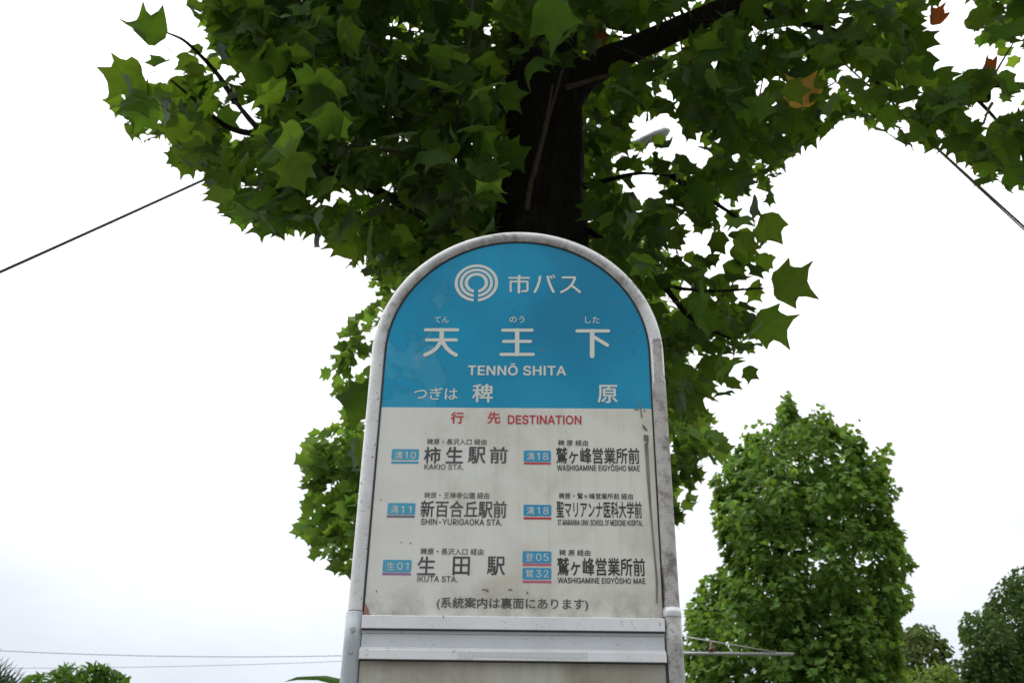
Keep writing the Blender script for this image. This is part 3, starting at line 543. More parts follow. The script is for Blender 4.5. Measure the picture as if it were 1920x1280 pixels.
badge((726.7, 778.6, 942.7, 964.2), '溝', '11', (732.8, 747.5, 947.2, 962), (752.5, 771.5, 948.3, 961.3), (725.2, 777.4, 965.9, 969.7), M_BADGEF, M_GREYL)
badge((717.8, 771.5, 1049, 1071.9), '生', '01', (725, 740.5, 1053.4, 1068.4), (745, 766, 1054, 1067.6), (716.6, 770.6, 1073.4, 1077.5), M_BADGEF, M_PURP)
badge((981.9, 1032.9, 844.4, 865.3), '溝', '18', (988, 1002.5, 848.2, 862.4), (1007, 1028, 848.6, 861.9), (981.9, 1032.9, 866.6, 870.3), M_BADGE, M_INKR)
badge((981.6, 1033.8, 945.9, 966.9), '溝', '18', (987.5, 1002, 949.8, 964), (1007, 1028.5, 950.2, 963.6), (981.6, 1033.8, 969.2, 973.2), M_BADGE, M_INKR)
badge((979.8, 1033.8, 1032.9, 1055), '登', '05', (985.5, 1000.5, 1036.6, 1051.4), (1005, 1028.5, 1037.4, 1051.2), (979.8, 1033.8, 1056.1, 1060.3), M_BADGE, M_PINK)
badge((979.8, 1033.8, 1064.2, 1085.6), '鷺', '32', (985.5, 1000.5, 1067.4, 1082.4), (1005, 1028.5, 1068.3, 1082), (979.8, 1033.8, 1087.9, 1092.3), M_BADGE, M_PINK)

# marks with a shape of their own
def blot(pts, mat, name, lay=2):
    P = [onsign(*p) for p in pts]; V = [(x, YF - 0.0004 - 0.00025 * lay, zz(z)) for x, z in P]
    return link(name, mesh(name, V, [tuple(range(len(V)))]), mat, sign)
blot([(1208, 831), (1215, 829), (1217, 870), (1221, 950), (1229, 1040), (1234, 1090), (1233, 1133), (1230, 1128), (1229, 1080), (1222, 1000), (1213, 900), (1210, 860)], M_BROWNMARK, 'brown_streak')  # long brown wedge tapering down the right edge
blot([(1207, 815), (1216, 816), (1216, 829), (1207, 826)], M_BROWNMARK, 'brown_streak')
blot([(1204, 795), (1209, 799), (1215, 808), (1208, 806), (1205, 801)], M_BROWNMARK, 'brown_streak')
blot([(1198, 752), (1200, 754), (1205, 783), (1202, 783)], M_BROWNMARK, 'brown_streak')
blot([(682, 1122), (686, 1132), (691, 1142), (693, 1150), (700, 1155), (681, 1155)], M_RUST, 'rust_stain')
for (x, y, w, h) in ((907, 1105, 11, 3), (914, 1107, 6, 5), (957, 1105, 9, 4), (989, 1111, 4, 7), (706, 1108, 3, 6), (752, 1016, 4, 3), (770, 1018, 4, 3), (714, 937, 4, 3), (1150, 566, 3, 6), (951, 568, 3, 5), (1016, 657, 5, 4), (1015, 1137, 8, 4), (787, 646, 4, 3), (1193, 768, 12, 3), (1208, 770, 6, 3), (832, 1158, 2, 7), (1236, 1172, 2, 9)):
    on_rail = y > 1155
    n_ = 9; pts = [(x + w * 0.5 * math.cos(a) * random.uniform(0.6, 1.1), y + h * 0.5 * math.sin(a) * random.uniform(0.6, 1.1)) for a in np.linspace(0, 2 * math.pi, n_, endpoint=False)]
    blot(pts, M_BROWNMARK, 'grime_speck', 31 if on_rail else 2)
# sticker residue strip along the lower rail
P = [(857, 1221.5), (1102, 1223.3), (1102, 1233), (1090, 1235), (960, 1231.5), (890, 1230.5), (885, 1236), (858, 1235)]
V = [(onsign(x, y, 0.0129)[0], -0.0129, zz(onsign(x, y, 0.0129)[1])) for x, y in P]
t = NT('dried_sticker_glue'); w_ = t.n('ShaderNodeTexWave', wave_type='BANDS', bands_direction='X'); t.l(t.coord(), w_.inputs['Vector']); w_.inputs['Scale'].default_value = 120; w_.inputs['Distortion'].default_value = 2
M_GLUE = t.bsdf(t.mix(t.rng(w_.outputs[1], 0.2, 0.5), (0.52, 0.54, 0.54), (0.74, 0.77, 0.80)), 0.6)
link('sticker_residue', mesh('sticker_residue', V, [tuple(range(len(V)))]), M_GLUE, sign)

# ------------------------------------------------------------------ leaves
# half outline of a tulip-tree leaf (blade length 1, base at y=0): (x, y, y of the matching midrib point)
HALF_A = [(0.0, 0.0, 0.0), (0.19, -0.02, 0.02), (0.35, 0.05, 0.10), (0.46, 0.18, 0.21), (0.53, 0.30, 0.29), (0.64, 0.42, 0.35), (0.44, 0.455, 0.43), (0.375, 0.55, 0.52), (0.385, 0.72, 0.62), (0.49, 1.0, 0.72), (0.27, 0.89, 0.78), (0.0, 0.81, 0.81)]
HALF_B = [(0.0, 0.0, 0.0), (0.20, -0.02, 0.02), (0.36, 0.02, 0.09), (0.53, 0.12, 0.16), (0.44, 0.27, 0.27), (0.50, 0.38, 0.33), (0.66, 0.53, 0.40), (0.44, 0.555, 0.51), (0.39, 0.67, 0.60), (0.47, 0.98, 0.73), (0.24, 0.90, 0.80), (0.0, 0.84, 0.84)]
HALF_C = [(0.0, 0.0, 0.0), (0.18, 0.0, 0.03), (0.34, 0.09, 0.12), (0.42, 0.26, 0.25), (0.54, 0.47, 0.36), (0.41, 0.51, 0.46), (0.36, 0.62, 0.56), (0.36, 0.80, 0.66), (0.40, 1.0, 0.75), (0.21, 0.86, 0.79), (0.0, 0.77, 0.77)]
HALF_LO = [(0.0, 0.0, 0.0), (0.36, 0.03, 0.05), (0.58, 0.42, 0.36), (0.36, 0.54, 0.5), (0.43, 0.98, 0.7), (0.0, 0.80, 0.80)]
HALF_LANCE = [(0.0, 0.0, 0.0), (0.10, 0.2, 0.2), (0.15, 0.45, 0.45), (0.11, 0.75, 0.75), (0.0, 1.0, 1.0)]
HALF_OVAL = [(0.0, 0.0, 0.0), (0.30, 0.25, 0.25), (0.30, 0.65, 0.65), (0.0, 1.0, 1.0)]
def leaf_template(half, cols=2, fold=0.25, droop=0.25, curl=0.0, wav=0.0, jag=0.0, stem=0.0, seed=0):
    """returns V (n,3), UV (n,2), tris (m,3); origin is the foot of the leaf stalk"""
    rr = random.Random(seed); V = []; UV = []; T = []
    n_ = len(half)
    asym = {-1: [rr.uniform(1 - jag, 1 + jag) for _ in half], 1: [rr.uniform(1 - jag, 1 + jag) for _ in half]}
    mid = []
    def put(x, y, s_):
        z = fold * abs(x) - droop * y * y * 0.6 - curl * x * x * 2.2 + wav * math.sin(7 * y + 4 * x * s_) * abs(x)
        V.append((x, y + stem, z)); UV.append((0.5 + x, y)); return len(V) - 1
    for (x, y, ym) in half: mid.append(put(0.0, ym, 1))
    for s_ in (1, -1):
        g = [[mid[i]] for i in range(n_)]
        for i, (x, y, ym) in enumerate(half):
            if x == 0: 
                g[i] = [mid[i]] * (cols + 1); continue
            for c_ in range(1, cols + 1):
                f_ = c_ / cols; xx = x * f_ * asym[s_][i]; yy = ym + (y - ym) * f_
                g[i].append(put(s_ * xx, yy, s_))
        for i in range(n_ - 1):
            for c_ in range(cols):
                q = [g[i][c_], g[i][c_ + 1], g[i + 1][c_ + 1], g[i + 1][c_]]
                if s_ < 0: q = q[::-1]
                for tri in ((q[0], q[1], q[2]), (q[0], q[2], q[3])):
                    if len(set(tri)) == 3: T.append(tri)
    if stem > 0:                        # stalk: a thin three-sided rod
        k = len(V)
        for yy, w in ((0, 0.013), (stem, 0.009)):
            sag = -0.0
            for a in (0, 2.1, 4.2): V.append((w * math.cos(a), yy, w * math.sin(a) + sag)); UV.append((0.5, 0.02))
        for a in range(3):
            b = (a + 1) % 3; T += [(k + a, k + b, k + 3 + b), (k + a, k + 3 + b, k + 3 + a)]
    return np.array(V, float), np.array(UV, float), np.array(T, int)
HI = [leaf_template(h, 2, f, d, c, w, 0.12, 0.42, i) for i, (h, f, d, c, w) in enumerate(
    [(HALF_A, .25, .45, .35, .10), (HALF_B, .40, .60, .45, .14), (HALF_C, .60, .30, .2, .12), (HALF_A, .10, .85, .7, .18), (HALF_B, .75, .25, .1, .10), (HALF_C, .35, .20, .9, .22), (HALF_A, .55, .9, .1, .12), (HALF_C, .1, -.2, .3, .2)])]
MID = [leaf_template(h, 1, f, d, 0, 0.06, 0.12, 0.3, i) for i, (h, f, d) in enumerate([(HALF_A, .25, .4), (HALF_B, .5, .5), (HALF_C, .6, .3), (HALF_A, .8, .1)])]
LO = [leaf_template(HALF_LO, 1, f, d, 0, 0, 0.15, 0.0, i) for i, (f, d) in enumerate([(.2, .2), (.45, .3)])]
LANCE = [leaf_template(HALF_LANCE, 1, 0.25, d, 0, 0, 0.1, 0.0, i) for i, d in enumerate((0.2, 0.6))]
OVAL = [leaf_template(HALF_OVAL, 1, 0.2, 0.25, 0, 0, 0.1, 0.0, 3)]

def fill_mesh(me, V, UV, T, rnd):
    nv, nt = len(V), len(T)
    me.vertices.add(nv); me.vertices.foreach_set('co', V.ravel())
    me.loops.add(nt * 3); me.loops.foreach_set('vertex_index', T.ravel())
    me.polygons.add(nt); me.polygons.foreach_set('loop_start', np.arange(0, nt * 3, 3)); me.polygons.foreach_set('loop_total', np.full(nt, 3))
    me.update(calc_edges=True)
    u = me.uv_layers.new(name='UVMap'); u.data.foreach_set('uv', UV[T.ravel()].ravel())
    a = me.attributes.new('rnd', 'FLOAT', 'POINT'); a.data.foreach_set('value', rnd)
    me.polygons.foreach_set('use_smooth', np.ones(nt, bool)); me.validate(); return me
TEMPL_ME = {}
def leaf_mesh(key, tpl, mat):
    if key not in TEMPL_ME:
        V, UV, T = tpl; me = bpy.data.meshes.new('leaf'); fill_mesh(me, V, UV, T, np.zeros(len(V))); me.materials.append(mat); TEMPL_ME[key] = me
    return TEMPL_ME[key]
def norm(a): return a / np.maximum(1e-9, np.linalg.norm(a, axis=-1, keepdims=True))
def frames(ydir, up):
    """rotation matrices (N,3,3) with columns x, y, z: y along the blade, z the leaf's upper face"""
    y = norm(ydir); z = norm(up - y * (up * y).sum(-1, keepdims=True)); x = np.cross(y, z)
    return np.stack([x, y, z], -1)
def joined_leaves(name, pos, Rm, size, tpls, mat, parent, origin, rv=None):
    """many small leaves as one part"""
    Vs, Us, Ts, Rn = [], [], [], []; k = 0; which = rng.integers(0, len(tpls), len(pos)); r_ = rng.random(len(pos)) if rv is None else rv
    for w, (V, UV, T) in enumerate(tpls):
        idx = np.where(which == w)[0]
        if not len(idx): continue
        P = np.einsum('nij,vj->nvi', Rm[idx], V) * size[idx][:, None, None] + (pos[idx] - origin)[:, None, :]
        n_, m = P.shape[:2]
        Vs.append(P.reshape(-1, 3)); Us.append(np.tile(UV, (n_, 1))); Ts.append((T[None] + (np.arange(n_) * m)[:, None, None]).reshape(-1, 3) + k); Rn.append(np.repeat(r_[idx], m)); k += n_ * m
    me = bpy.data.meshes.new(name); fill_mesh(me, np.concatenate(Vs), np.concatenate(Us), np.concatenate(Ts), np.concatenate(Rn))
    return tag(link(name, me, mat, parent), kind='stuff')
def single_leaves(pos, Rm, size, tpls, mat, parent, origin, key):
    for i in range(len(pos)):
        w = int(rng.integers(0, len(tpls))); me = leaf_mesh((key, w), tpls[w], mat)
        o = bpy.data.objects.new('leaf', me); COL.objects.link(o); o.parent = parent
        m3 = Matrix([[float(v) for v in row] for row in Rm[i] * size[i]]); mm = m3.to_4x4(); mm.translation = Vector(pos[i] - origin); o.matrix_local = mm
def inpoly(P, poly):
    poly = np.array(poly, float); x, y = P[:, 0], P[:, 1]; c = np.zeros(len(P), bool); j = len(poly) - 1
    for i in range(len(poly)):
        xi, yi = poly[i]; xj, yj = poly[j]
        c ^= ((yi > y) != (yj > y)) & (x < (xj - xi) * (y - yi) / (yj - yi + 1e-12) + xi); j = i
    return c
def edge_dist(P, poly):
    poly = np.array(poly, float); d = np.full(len(P), 1e9)
    for i in range(len(poly)):
        a, b = poly[i - 1], poly[i]; ab = b - a; t_ = np.clip(((P - a) @ ab) / (ab @ ab + 1e-9), 0, 1)
        d = np.minimum(d, np.linalg.norm(P - (a + t_[:, None] * ab), axis=1))
    return d
def in_frame(P, m=40):
    q = project(P); return (q[:, 0] > -m) & (q[:, 0] < 1920 + m) & (q[:, 1] > -m) & (q[:, 1] < 1280 + m) & (q[:, 2] > 0)
def curved_branch(name, pts, rs, parent, origin, mat=None, n=10, wob=0.0, k=6):
    P = smooth_path(pts, k); P = [Vector(p - origin) for p in P]
    return MB().tube(P, lerp_r(rs, len(P)), n, wob=wob).build(name, mat or M_BARK, parent, True)

# ------------------------------------------------------------------ tulip tree over the sign
TY = 3.7
root_xy = at(1024, 430, TY)
O1 = np.array([root_xy[0], TY, 0.12])
tree1 = tag(empty('tulip_tree', tuple(O1)), 'large dark tulip tree spreading its lobed leaves directly above the bus stop sign', 'tree', 'tulip trees along the pavement')
pt = [at(1012, 470, TY), at(1014, 430, TY), at(1015, 350, TY), at(1019, 250, TY), at(1018, 130, TY), at(1022, 0, TY), at(1030, -250, TY)]
x0 = pt[0][0]
tr = [np.array([O1[0], TY, 0.0]), np.array([O1[0], TY, 1.2]), np.array([x0, TY, 2.6])] + pt
tr = tr + [tr[-1] + np.array([0.1, 0.1, 1.2]), tr[-1] + np.array([0.0, 0.2, 2.6])]
rs = [0.30, 0.235, 0.215, 0.205, 0.20, 0.19, 0.18, 0.17, 0.155, 0.125, 0.08, 0.03]
P = smooth_path(tr, 8); R_l = lerp_r(rs, len(P))
me = MB(); me.tube([Vector(p - O1) for p in P], R_l, 40)
V = np.array(me.v); ang = np.arctan2(V[:, 1], V[:, 0] - 0)
for i in range(len(V)):           # furrowed bark relief
    a_, z = ang[i], V[i, 2]; c_ = np.array([V[i, 0], V[i, 1]]); 
    f_ = 0.008 * math.sin(a_ * 17 + 2.5 * math.sin(z * 2.3)) + 0.006 * math.sin(a_ * 29 + 4 * math.sin(z * 3.1 + 1)) + random.uniform(-0.003, 0.003)
    V[i, :2] += norm(c_) * f_
me.v = [tuple(v) for v in V]; me.build('trunk', M_BARK, tree1, True)
def px(x, y, Y): return at(x, y, Y)
# main limbs
curved_branch('limb', [px(1050, 190, 3.7), px(1095, 140, 3.68), px(1170, 100, 3.65), px(1260, 60, 3.6), px(1350, 20, 3.6), px(1450, -20, 3.6), px(1620, -110, 3.6)], [0.10, 0.085, 0.066, 0.060, 0.055, 0.050, 0.03], tree1, O1, n=16, wob=0.05)
curved_branch('limb', [px(960, 470, 3.65), px(900, 440, 3.5), px(850, 432, 3.2), px(780, 395, 2.95), px(690, 350, 2.75), px(600, 310, 2.6), px(500, 255, 2.5), px(440, 190, 2.5)], [0.06, 0.045, 0.024, 0.02, 0.017, 0.014, 0.011, 0.006], tree1, O1, n=12, wob=0.05)
curved_branch('limb', [px(1400, 10, 3.6), px(1450, 32, 3.6), px(1530, 48, 3.65), px(1610, 80, 3.7), px(1700, 130, 3.8), px(1800, 160, 3.9), px(1920, 162, 4.0)], [0.035, 0.026, 0.02, 0.017, 0.014, 0.011, 0.006], tree1, O1, n=10, wob=0.05)
SUB = [
 [(1790, 155, 3.9), (1830, 185, 3.9), (1880, 240, 3.9), (1905, 290, 3.9)], [(1420, 35, 3.6), (1380, 70, 3.5), (1350, 110, 3.4), (1345, 140, 3.4)],
 [(1560, 55, 3.7), (1590, 110, 3.7), (1660, 170, 3.7), (1690, 230, 3.7)], [(1095, 350, 3.7), (1150, 335, 3.6), (1200, 325, 3.5), (1260, 330, 3.4)],
 [(1100, 430, 3.75), (1160, 470, 3.6), (1240, 530, 3.5), (1330, 545, 3.3), (1430, 540, 3.1)], [(1240, 530, 3.5), (1300, 600, 3.4), (1380, 640, 3.2)],
 [(1260, 330, 3.4), (1340, 380, 3.3), (1400, 420, 3.2)],
 [(500, 255, 3.0), (430, 240, 3.0), (380, 200, 2.9), (320, 150, 2.8)], [(600, 310, 3.1), (560, 360, 3.0), (520, 400, 2.9)],
 [(860, 450, 3.4), (820, 470, 3.3), (760, 480, 3.2), (700, 500, 3.2)],
 [(440, 190, 3.0), (425, 165, 3.0), (400, 130, 3.0), (350, 80, 2.9), (310, 60, 2.9)], [(1800, 160, 3.9), (1850, 190, 3.9), (1860, 150, 3.9), (1900, 80, 4.0)],
]
for s_ in SUB:
    k_ = len(s_); curved_branch('branch', [px(*p) for p in s_], list(np.linspace(0.014, 0.0035, k_)), tree1, O1, n=8, wob=0.05)
# upright water sprouts left of the trunk, pale dead stems in front of it
for s_ in ([(858, 445, 2.95), (848, 380, 2.8), (850, 280, 2.7), (865, 180, 2.65), (882, 60, 2.6), (890, -60, 2.6)], [(845, 445, 3.25), (838, 400, 3.2), (842, 330, 3.2), (850, 250, 3.15), (852, 170, 3.1)],
           [(842, 462, 3.2), (822, 430, 3.0), (800, 380, 2.85), (790, 330, 2.8), (780, 250, 2.8)], [(868, 455, 3.3), (866, 400, 3.3), (868, 330, 3.35), (900, 250, 3.4), (905, 180, 3.4)],
           [(700, 350, 3.2), (690, 260, 3.2), (660, 160, 3.1), (640, 60, 3.1)], [(1290, 50, 3.6), (1270, 0, 3.6), (1255, -60, 3.6)], [(1190, 90, 3.6), (1180, 20, 3.6), (1160, -60, 3.6)]):
    curved_branch('water_sprout', [px(*p) for p in s_], list(np.linspace(0.011, 0.004, len(s_))), tree1, O1, M_TWIG, n=8, wob=0.06)
for s_ in ([(988, 392, 3.42), (996, 340, 3.42), (1015, 270, 3.40), (1035, 200, 3.38), (1055, 130, 3.35)], [(1000, 330, 3.41), (1022, 240, 3.38), (1036, 160, 3.36)], [(1060, 165, 3.4), (1110, 150, 3.4), (1180, 130, 3.4), (1240, 110, 3.4)]):
    curved_branch('dead_stem', [px(*p) for p in s_], list(np.linspace(0.012, 0.005, len(s_))), tree1, O1, M_BROWNSTEM, n=8, wob=0.06)

CROWN = [(322, -420), (325, -30), (345, 60), (345, 120), (300, 110), (230, 120), (205, 170), (215, 235), (240, 250), (300, 240), (325, 300), (365, 345), (400, 380), (440, 395), (480, 435), (535, 430), (585, 430), (600, 462), (645, 468),
         (655, 500), (690, 528), (745, 515), (790, 500), (900, 560), (1150, 640), (1220, 690), (1245, 770), (1310, 765), (1335, 720), (1390, 722), (1440, 665), (1440, 600), (1455, 560), (1440, 500), (1440, 450),
         (1425, 400), (1425, 375), (1482, 345), (1492, 290), (1535, 268), (1590, 222), (1640, 240), (1700, 248), (1730, 295), (1785, 280), (1815, 335), (1870, 325), (1925, 345), (2150, 380), (2150, -420)]
GAPS = [(300, 95, 60, 45, .85), (436, 240, 26, 22, .9), (425, 150, 22, 22, .7), (640, 372, 60, 10, .8), (480, 335, 20, 18, .6), (1252, 205, 22, 26, .7), (1240, 245, 40, 10, .6), (1175, 320, 16, 20, .7), (1440, 170, 18, 12, .6), (1600, 160, 22, 18, .8),
        (1800, 110, 42, 26, .93), (1770, 60, 30, 20, .85), (1880, 150, 40, 40, .8), (1845, 230, 24, 30, .7), (1700, 200, 14, 22, .8), (1275, 300, 40, 20, .6), (1280, 440, 22, 22, .7), (1330, 470, 20, 22, .7), (1260, 560, 20, 22, .6), (1395, 540, 30, 24, .8), (1385, 410, 24, 26, .75), (1210, 370, 30, 16, .7), (1300, 660, 18, 14, .6), (1385, 330, 16, 14, .6), (1800, 10, 20, 10, .8), (1640, 60, 14, 10, .6)]
def sample_poly(poly, n_, lim=None):
    poly_ = np.array(poly); mn, mx_ = poly_.min(0), poly_.max(0); out = np.empty((0, 2))
    while len(out) < n_:
        q = mn + rng.random((n_, 2)) * (mx_ - mn); out = np.vstack([out, q[inpoly(q, poly)]])
    return out[:n_]
def crown_leaves(tips, axis, n_leaf, size_rng, poly, hang=(5, 70), spread=0.30, slack=0.0, gaps=()):
    """leaves set alternately along short twigs; returns kept leaves and the twigs"""
    pos, yd, up, sz, tw = [], [], [], [], []
    for ti, tip in enumerate(tips):
        h = tip - axis; h[2] = 0; h = h / (np.linalg.norm(h) + 1e-6)
        d = norm(h * rng.uniform(0.3, 1.0) + rng.normal(0, 0.45, 3) + np.array([0, 0, rng.uniform(-0.5, 0.6)]))
        L = rng.uniform(0.6, 1.2) * spread * 1.6; base = tip - d * L; midp = (tip + base) / 2 + np.array([0, 0, 0.06 * L])
        tw.append((base, midp, tip)); side0 = norm(np.cross(d, [0, 0, 1.0]) + 1e-6)
        for i in range(n_leaf):
            f_ = 1 - 0.9 * (i / n_leaf) ** 1.1
            p = base * (1 - f_) ** 2 + 2 * midp * f_ * (1 - f_) + tip * f_ ** 2
            out = norm(d * 0.55 + side0 * (1 if i % 2 else -1) * rng.uniform(0.4, 1.1) + rng.normal(0, 0.35, 3))
            a = rad(rng.uniform(*hang)); hh = out.copy(); hh[2] = 0; hh = norm(hh)
            y = hh * math.cos(a) - np.array([0, 0, math.sin(a)])
            u = np.array([0, 0, 1.0]) + hh * 0.5 + rng.normal(0, 0.38, 3)
            pos.append(p); yd.append(y); up.append(u); sz.append(rng.uniform(*size_rng) * (0.75 if f_ > 0.97 else 1))
    pos = np.array(pos); Rm = frames(np.array(yd), np.array(up)); sz = np.array(sz)
    if poly is not None:
        keep = np.ones(len(pos), bool); slk = rng.random(len(pos)) ** 2 * slack
        for (lx, ly) in ((0, 0.9), (0.55, 0.8), (-0.55, 0.8), (0.4, 1.35), (-0.4, 1.35)):
            q = pos + (Rm @ np.array([lx, ly, 0])) * sz[:, None]; pr = project(q)
            ok = inpoly(pr[:, :2], poly) | (edge_dist(pr[:, :2], poly) < slk)
            keep &= ok
        c_ = project(pos + (Rm @ np.array([0, 0.9, 0])) * sz[:, None])
        for gx, gy, rx, ry, pr_ in gaps:
            g_ = ((c_[:, 0] - gx) / (rx * 1.45 + 14)) ** 2 + ((c_[:, 1] - gy) / (ry * 1.45 + 14)) ** 2 < 1
            keep &= ~(g_ & (rng.random(len(pos)) < pr_ * 1.0))
        pos, Rm, sz = pos[keep], Rm[keep], sz[keep]
        twk = [t_ for t_ in tw if all(inpoly(project(np.array(t_))[:, :2], poly))]
    else: twk = tw
    return pos, Rm, sz, twk

q = sample_poly(CROWN, 2050); q = q[(q[:, 0] < 1180) | (rng.random(len(q)) < 0.72)]; axis1 = np.array([O1[0], TY, 0])
Yd = np.where(rng.random(len(q)) < 0.55, rng.uniform(2.5, 3.9, len(q)), rng.uniform(3.6, 5.6, len(q)))
lft = q[:, 0] < 650; Yd[lft] = rng.uniform(2.3, 4.2, lft.sum())
low = (q[:, 1] > 420); Yd[low] = rng.uniform(3.0, 4.6, low.sum())
trk = (q[:, 0] > 915) & (q[:, 0] < 1130) & (q[:, 1] > 95); Yd[trk] = rng.uniform(4.3, 5.8, trk.sum())
tips = np.array([at(a, b, y_) for (a, b), y_ in zip(q, Yd)])
# extra twigs hugging the rim so the outline is made of whole leaves
rim = []
cp = np.array(CROWN, float)
for i in range(2, len(cp) - 2):
    a, b = cp[i], cp[i + 1]; L = np.linalg.norm(b - a); nrm = np.array([-(b - a)[1], (b - a)[0]]) / (L + 1e-6)
    for k in range(max(1, int(L / 34))):
        p_ = a + (b - a) * rng.random(); s_ = 1 if inpoly((p_ + nrm * 20)[None], CROWN)[0] else -1
        p_ = p_ + nrm * s_ * rng.uniform(20, 70); rim.append(at(p_[0], p_[1], rng.uniform(2.7, 4.0) if p_[0] < 1500 else rng.uniform(3.4, 4.6)))
tips = np.vstack([tips, np.array(rim)])
pos, Rm, sz, tw = crown_leaves(tips, axis1, 7, (0.068, 0.118), CROWN, slack=30, gaps=GAPS)
c_ = project(pos + (Rm @ np.array([0, 0.9, 0])) * sz[:, None]); bare = (c_[:, 0] > 940) & (c_[:, 0] < 1112) & (c_[:, 1] > 125) & (c_[:, 2] < 4.9) | (np.abs(c_[:, 1] - (132 - (c_[:, 0] - 1095) * 0.44)) < 36) & (c_[:, 0] > 1090) & (c_[:, 0] < 1440) & (pos[:, 1] < 3.8) & (rng.random(len(pos)) < 0.97)
pos, Rm, sz = pos[~bare], Rm[~bare], sz[~bare]
inf = in_frame(pos, 60); dist = np.linalg.norm(pos - CAM, axis=1); score = np.where(inf, sz / dist, 0)
order = np.argsort(-score); first = order[:286]; rest = order[286:]
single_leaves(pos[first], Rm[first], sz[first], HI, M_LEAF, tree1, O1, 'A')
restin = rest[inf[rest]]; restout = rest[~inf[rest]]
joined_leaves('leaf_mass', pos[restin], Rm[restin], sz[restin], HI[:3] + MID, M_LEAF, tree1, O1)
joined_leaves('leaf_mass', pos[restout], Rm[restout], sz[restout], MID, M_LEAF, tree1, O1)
tw_in = [t_ for t_ in tw if in_frame(np.array([t_[2]]), 0)[0]][:280]
for b_, m_, e_ in tw_in:
    P = smooth_path([b_, m_, e_], 3)
    e3 = project(np.array([b_, m_, e_]))[:, :2]
    if ((e3[:, 0] > 930) & (e3[:, 0] < 1125) & (e3[:, 1] > 100)).any() and min(b_[1], e_[1]) < 4.1: continue
    if edge_dist(e3, CROWN).min() < 38 or any((((e3[:, 0] - g[0]) / (g[2] + 25)) ** 2 + ((e3[:, 1] - g[1]) / (g[3] + 25)) ** 2 < 1).any() for g in GAPS): continue
    MB().tube([Vector(p - O1) for p in P], lerp_r([0.0035, 0.0028, 0.0015], len(P)), 5).build('twig', M_TWIG, tree1, True)
# the rest of the crown, above and outside the frame: it shades what hangs below
n_up = 420; th = rng.random(n_up) * 2 * math.pi; rr_ = np.sqrt(rng.random(n_up)) * 2.9; z_ = rng.uniform(4.2, 9.5, n_up)
rr_ *= np.clip(1.25 - (z_ - 4.2) / 7.0, 0.3, 1)
up_t = np.stack([O1[0] + rr_ * np.cos(th), TY + 0.1 + rr_ * np.sin(th), z_], -1)
pr = project(up_t); up_t = up_t[(pr[:, 1] < -120) | (pr[:, 2] < 0)]
pos, Rm, sz, _ = crown_leaves(up_t, axis1, 7, (0.11, 0.16), None)
ok = ~in_frame(pos, 150); pos, Rm, sz = pos[ok], Rm[ok], sz[ok]
joined_leaves('leaf_mass', pos, Rm, sz * 1.15, LO, M_LEAF, tree1, O1)

def hero(x, y, Y, ang, size_px, tpl=0, mat=None, tilt=(0, 0), label=None, key='A'):
    size_px *= 0.82
    """one large leaf near the rim: blade centre at photo (x, y), pointing along ang (degrees, 0 = right, 90 = up)"""
    c_ = at(x, y, Y); depth = project(c_)[0, 2]; L = size_px * depth / FPX
    a = rad(ang); yv = R_ * math.cos(a) + U_ * math.sin(a); toward = norm(CAM - c_)
    xv = np.cross(yv, toward)
    n_ = norm(-toward * -1 + xv * tilt[0] + yv * tilt[1])
    if n_[2] < 0: n_ = -n_
    fr = frames(yv[None] + n_[None] * 0, n_[None])[0]
    p = c_ - fr @ np.array([0, 0.92, 0]) * L
    me = leaf_mesh((key + 'hero' + (mat.name if mat else ''), tpl), HI[tpl], mat or M_LEAF)
    o = bpy.data.objects.new('leaf', me); COL.objects.link(o); o.parent = tree1
    mm = Matrix([[float(v) for v in row] for row in fr * L]).to_4x4(); mm.translation = Vector(p - O1); o.matrix_local = mm
    if label: o['label'] = label
for h_ in ((1487, 530, 3.0, 12, 92, 0, None, (.2, .3)), (1440, 432, 3.0, -80, 80, 2, None, (.5, .2)), (1452, 610, 3.1, -10, 88, 0, None, (.3, .5)), (272, 55, 2.7, 140, 90, 5, None, (.6, .2)), (232, 150, 2.7, 195, 90, 1, None, (.2, .6)), (1045, 35, 2.3, -50, 120, 0, None, (.5, .5)),
           (350, 265, 2.7, 200, 100, 0, None, (.2, .3)), (262, 215, 2.8, 215, 80, 2, None, (.4, .3)), (672, 752, 2.9, -150, 100, 4, None, (.3, .3)), (1290, 735, 3.1, -20, 95, 1, None, (.2, .4)), (960, 185, 2.8, -20, 70, 2, None, (.3, .3)), (965, 290, 2.8, -15, 75, 1, None, (.3, .3)), (905, 350, 2.7, -80, 110, 0, None, (.2, .2)), (900, 200, 2.7, -75, 90, 2, None, (.4, .3)), (1335, 690, 3.2, -80, 60, 0, None, (.2, .2)), (468, 385, 2.9, -110, 75, 0, None, (.2, .3)), (1280, 640, 3.2, 0, 48, 0, None, (.1, .1)), (675, 850, 3.0, -80, 70, 4, None, (.5, .3))):
    hero(*h_)
hero(1502, 170, 2.7, 95, 74, 0, M_LEAF_YEL, (.2, .3), 'yellowed leaf')
hero(1850, 128, 3.6, 160, 40, 3, M_LEAF_BRN, (.5, .3), 'withered brown leaf'); hero(1752, 30, 3.6, 100, 42, 3, M_LEAF_BRN, (.5, .3), 'withered brown leaf'); hero(1130, 66, 3.2, -30, 34, 3, M_LEAF_BRN, (.4, .3), 'withered brown leaf')

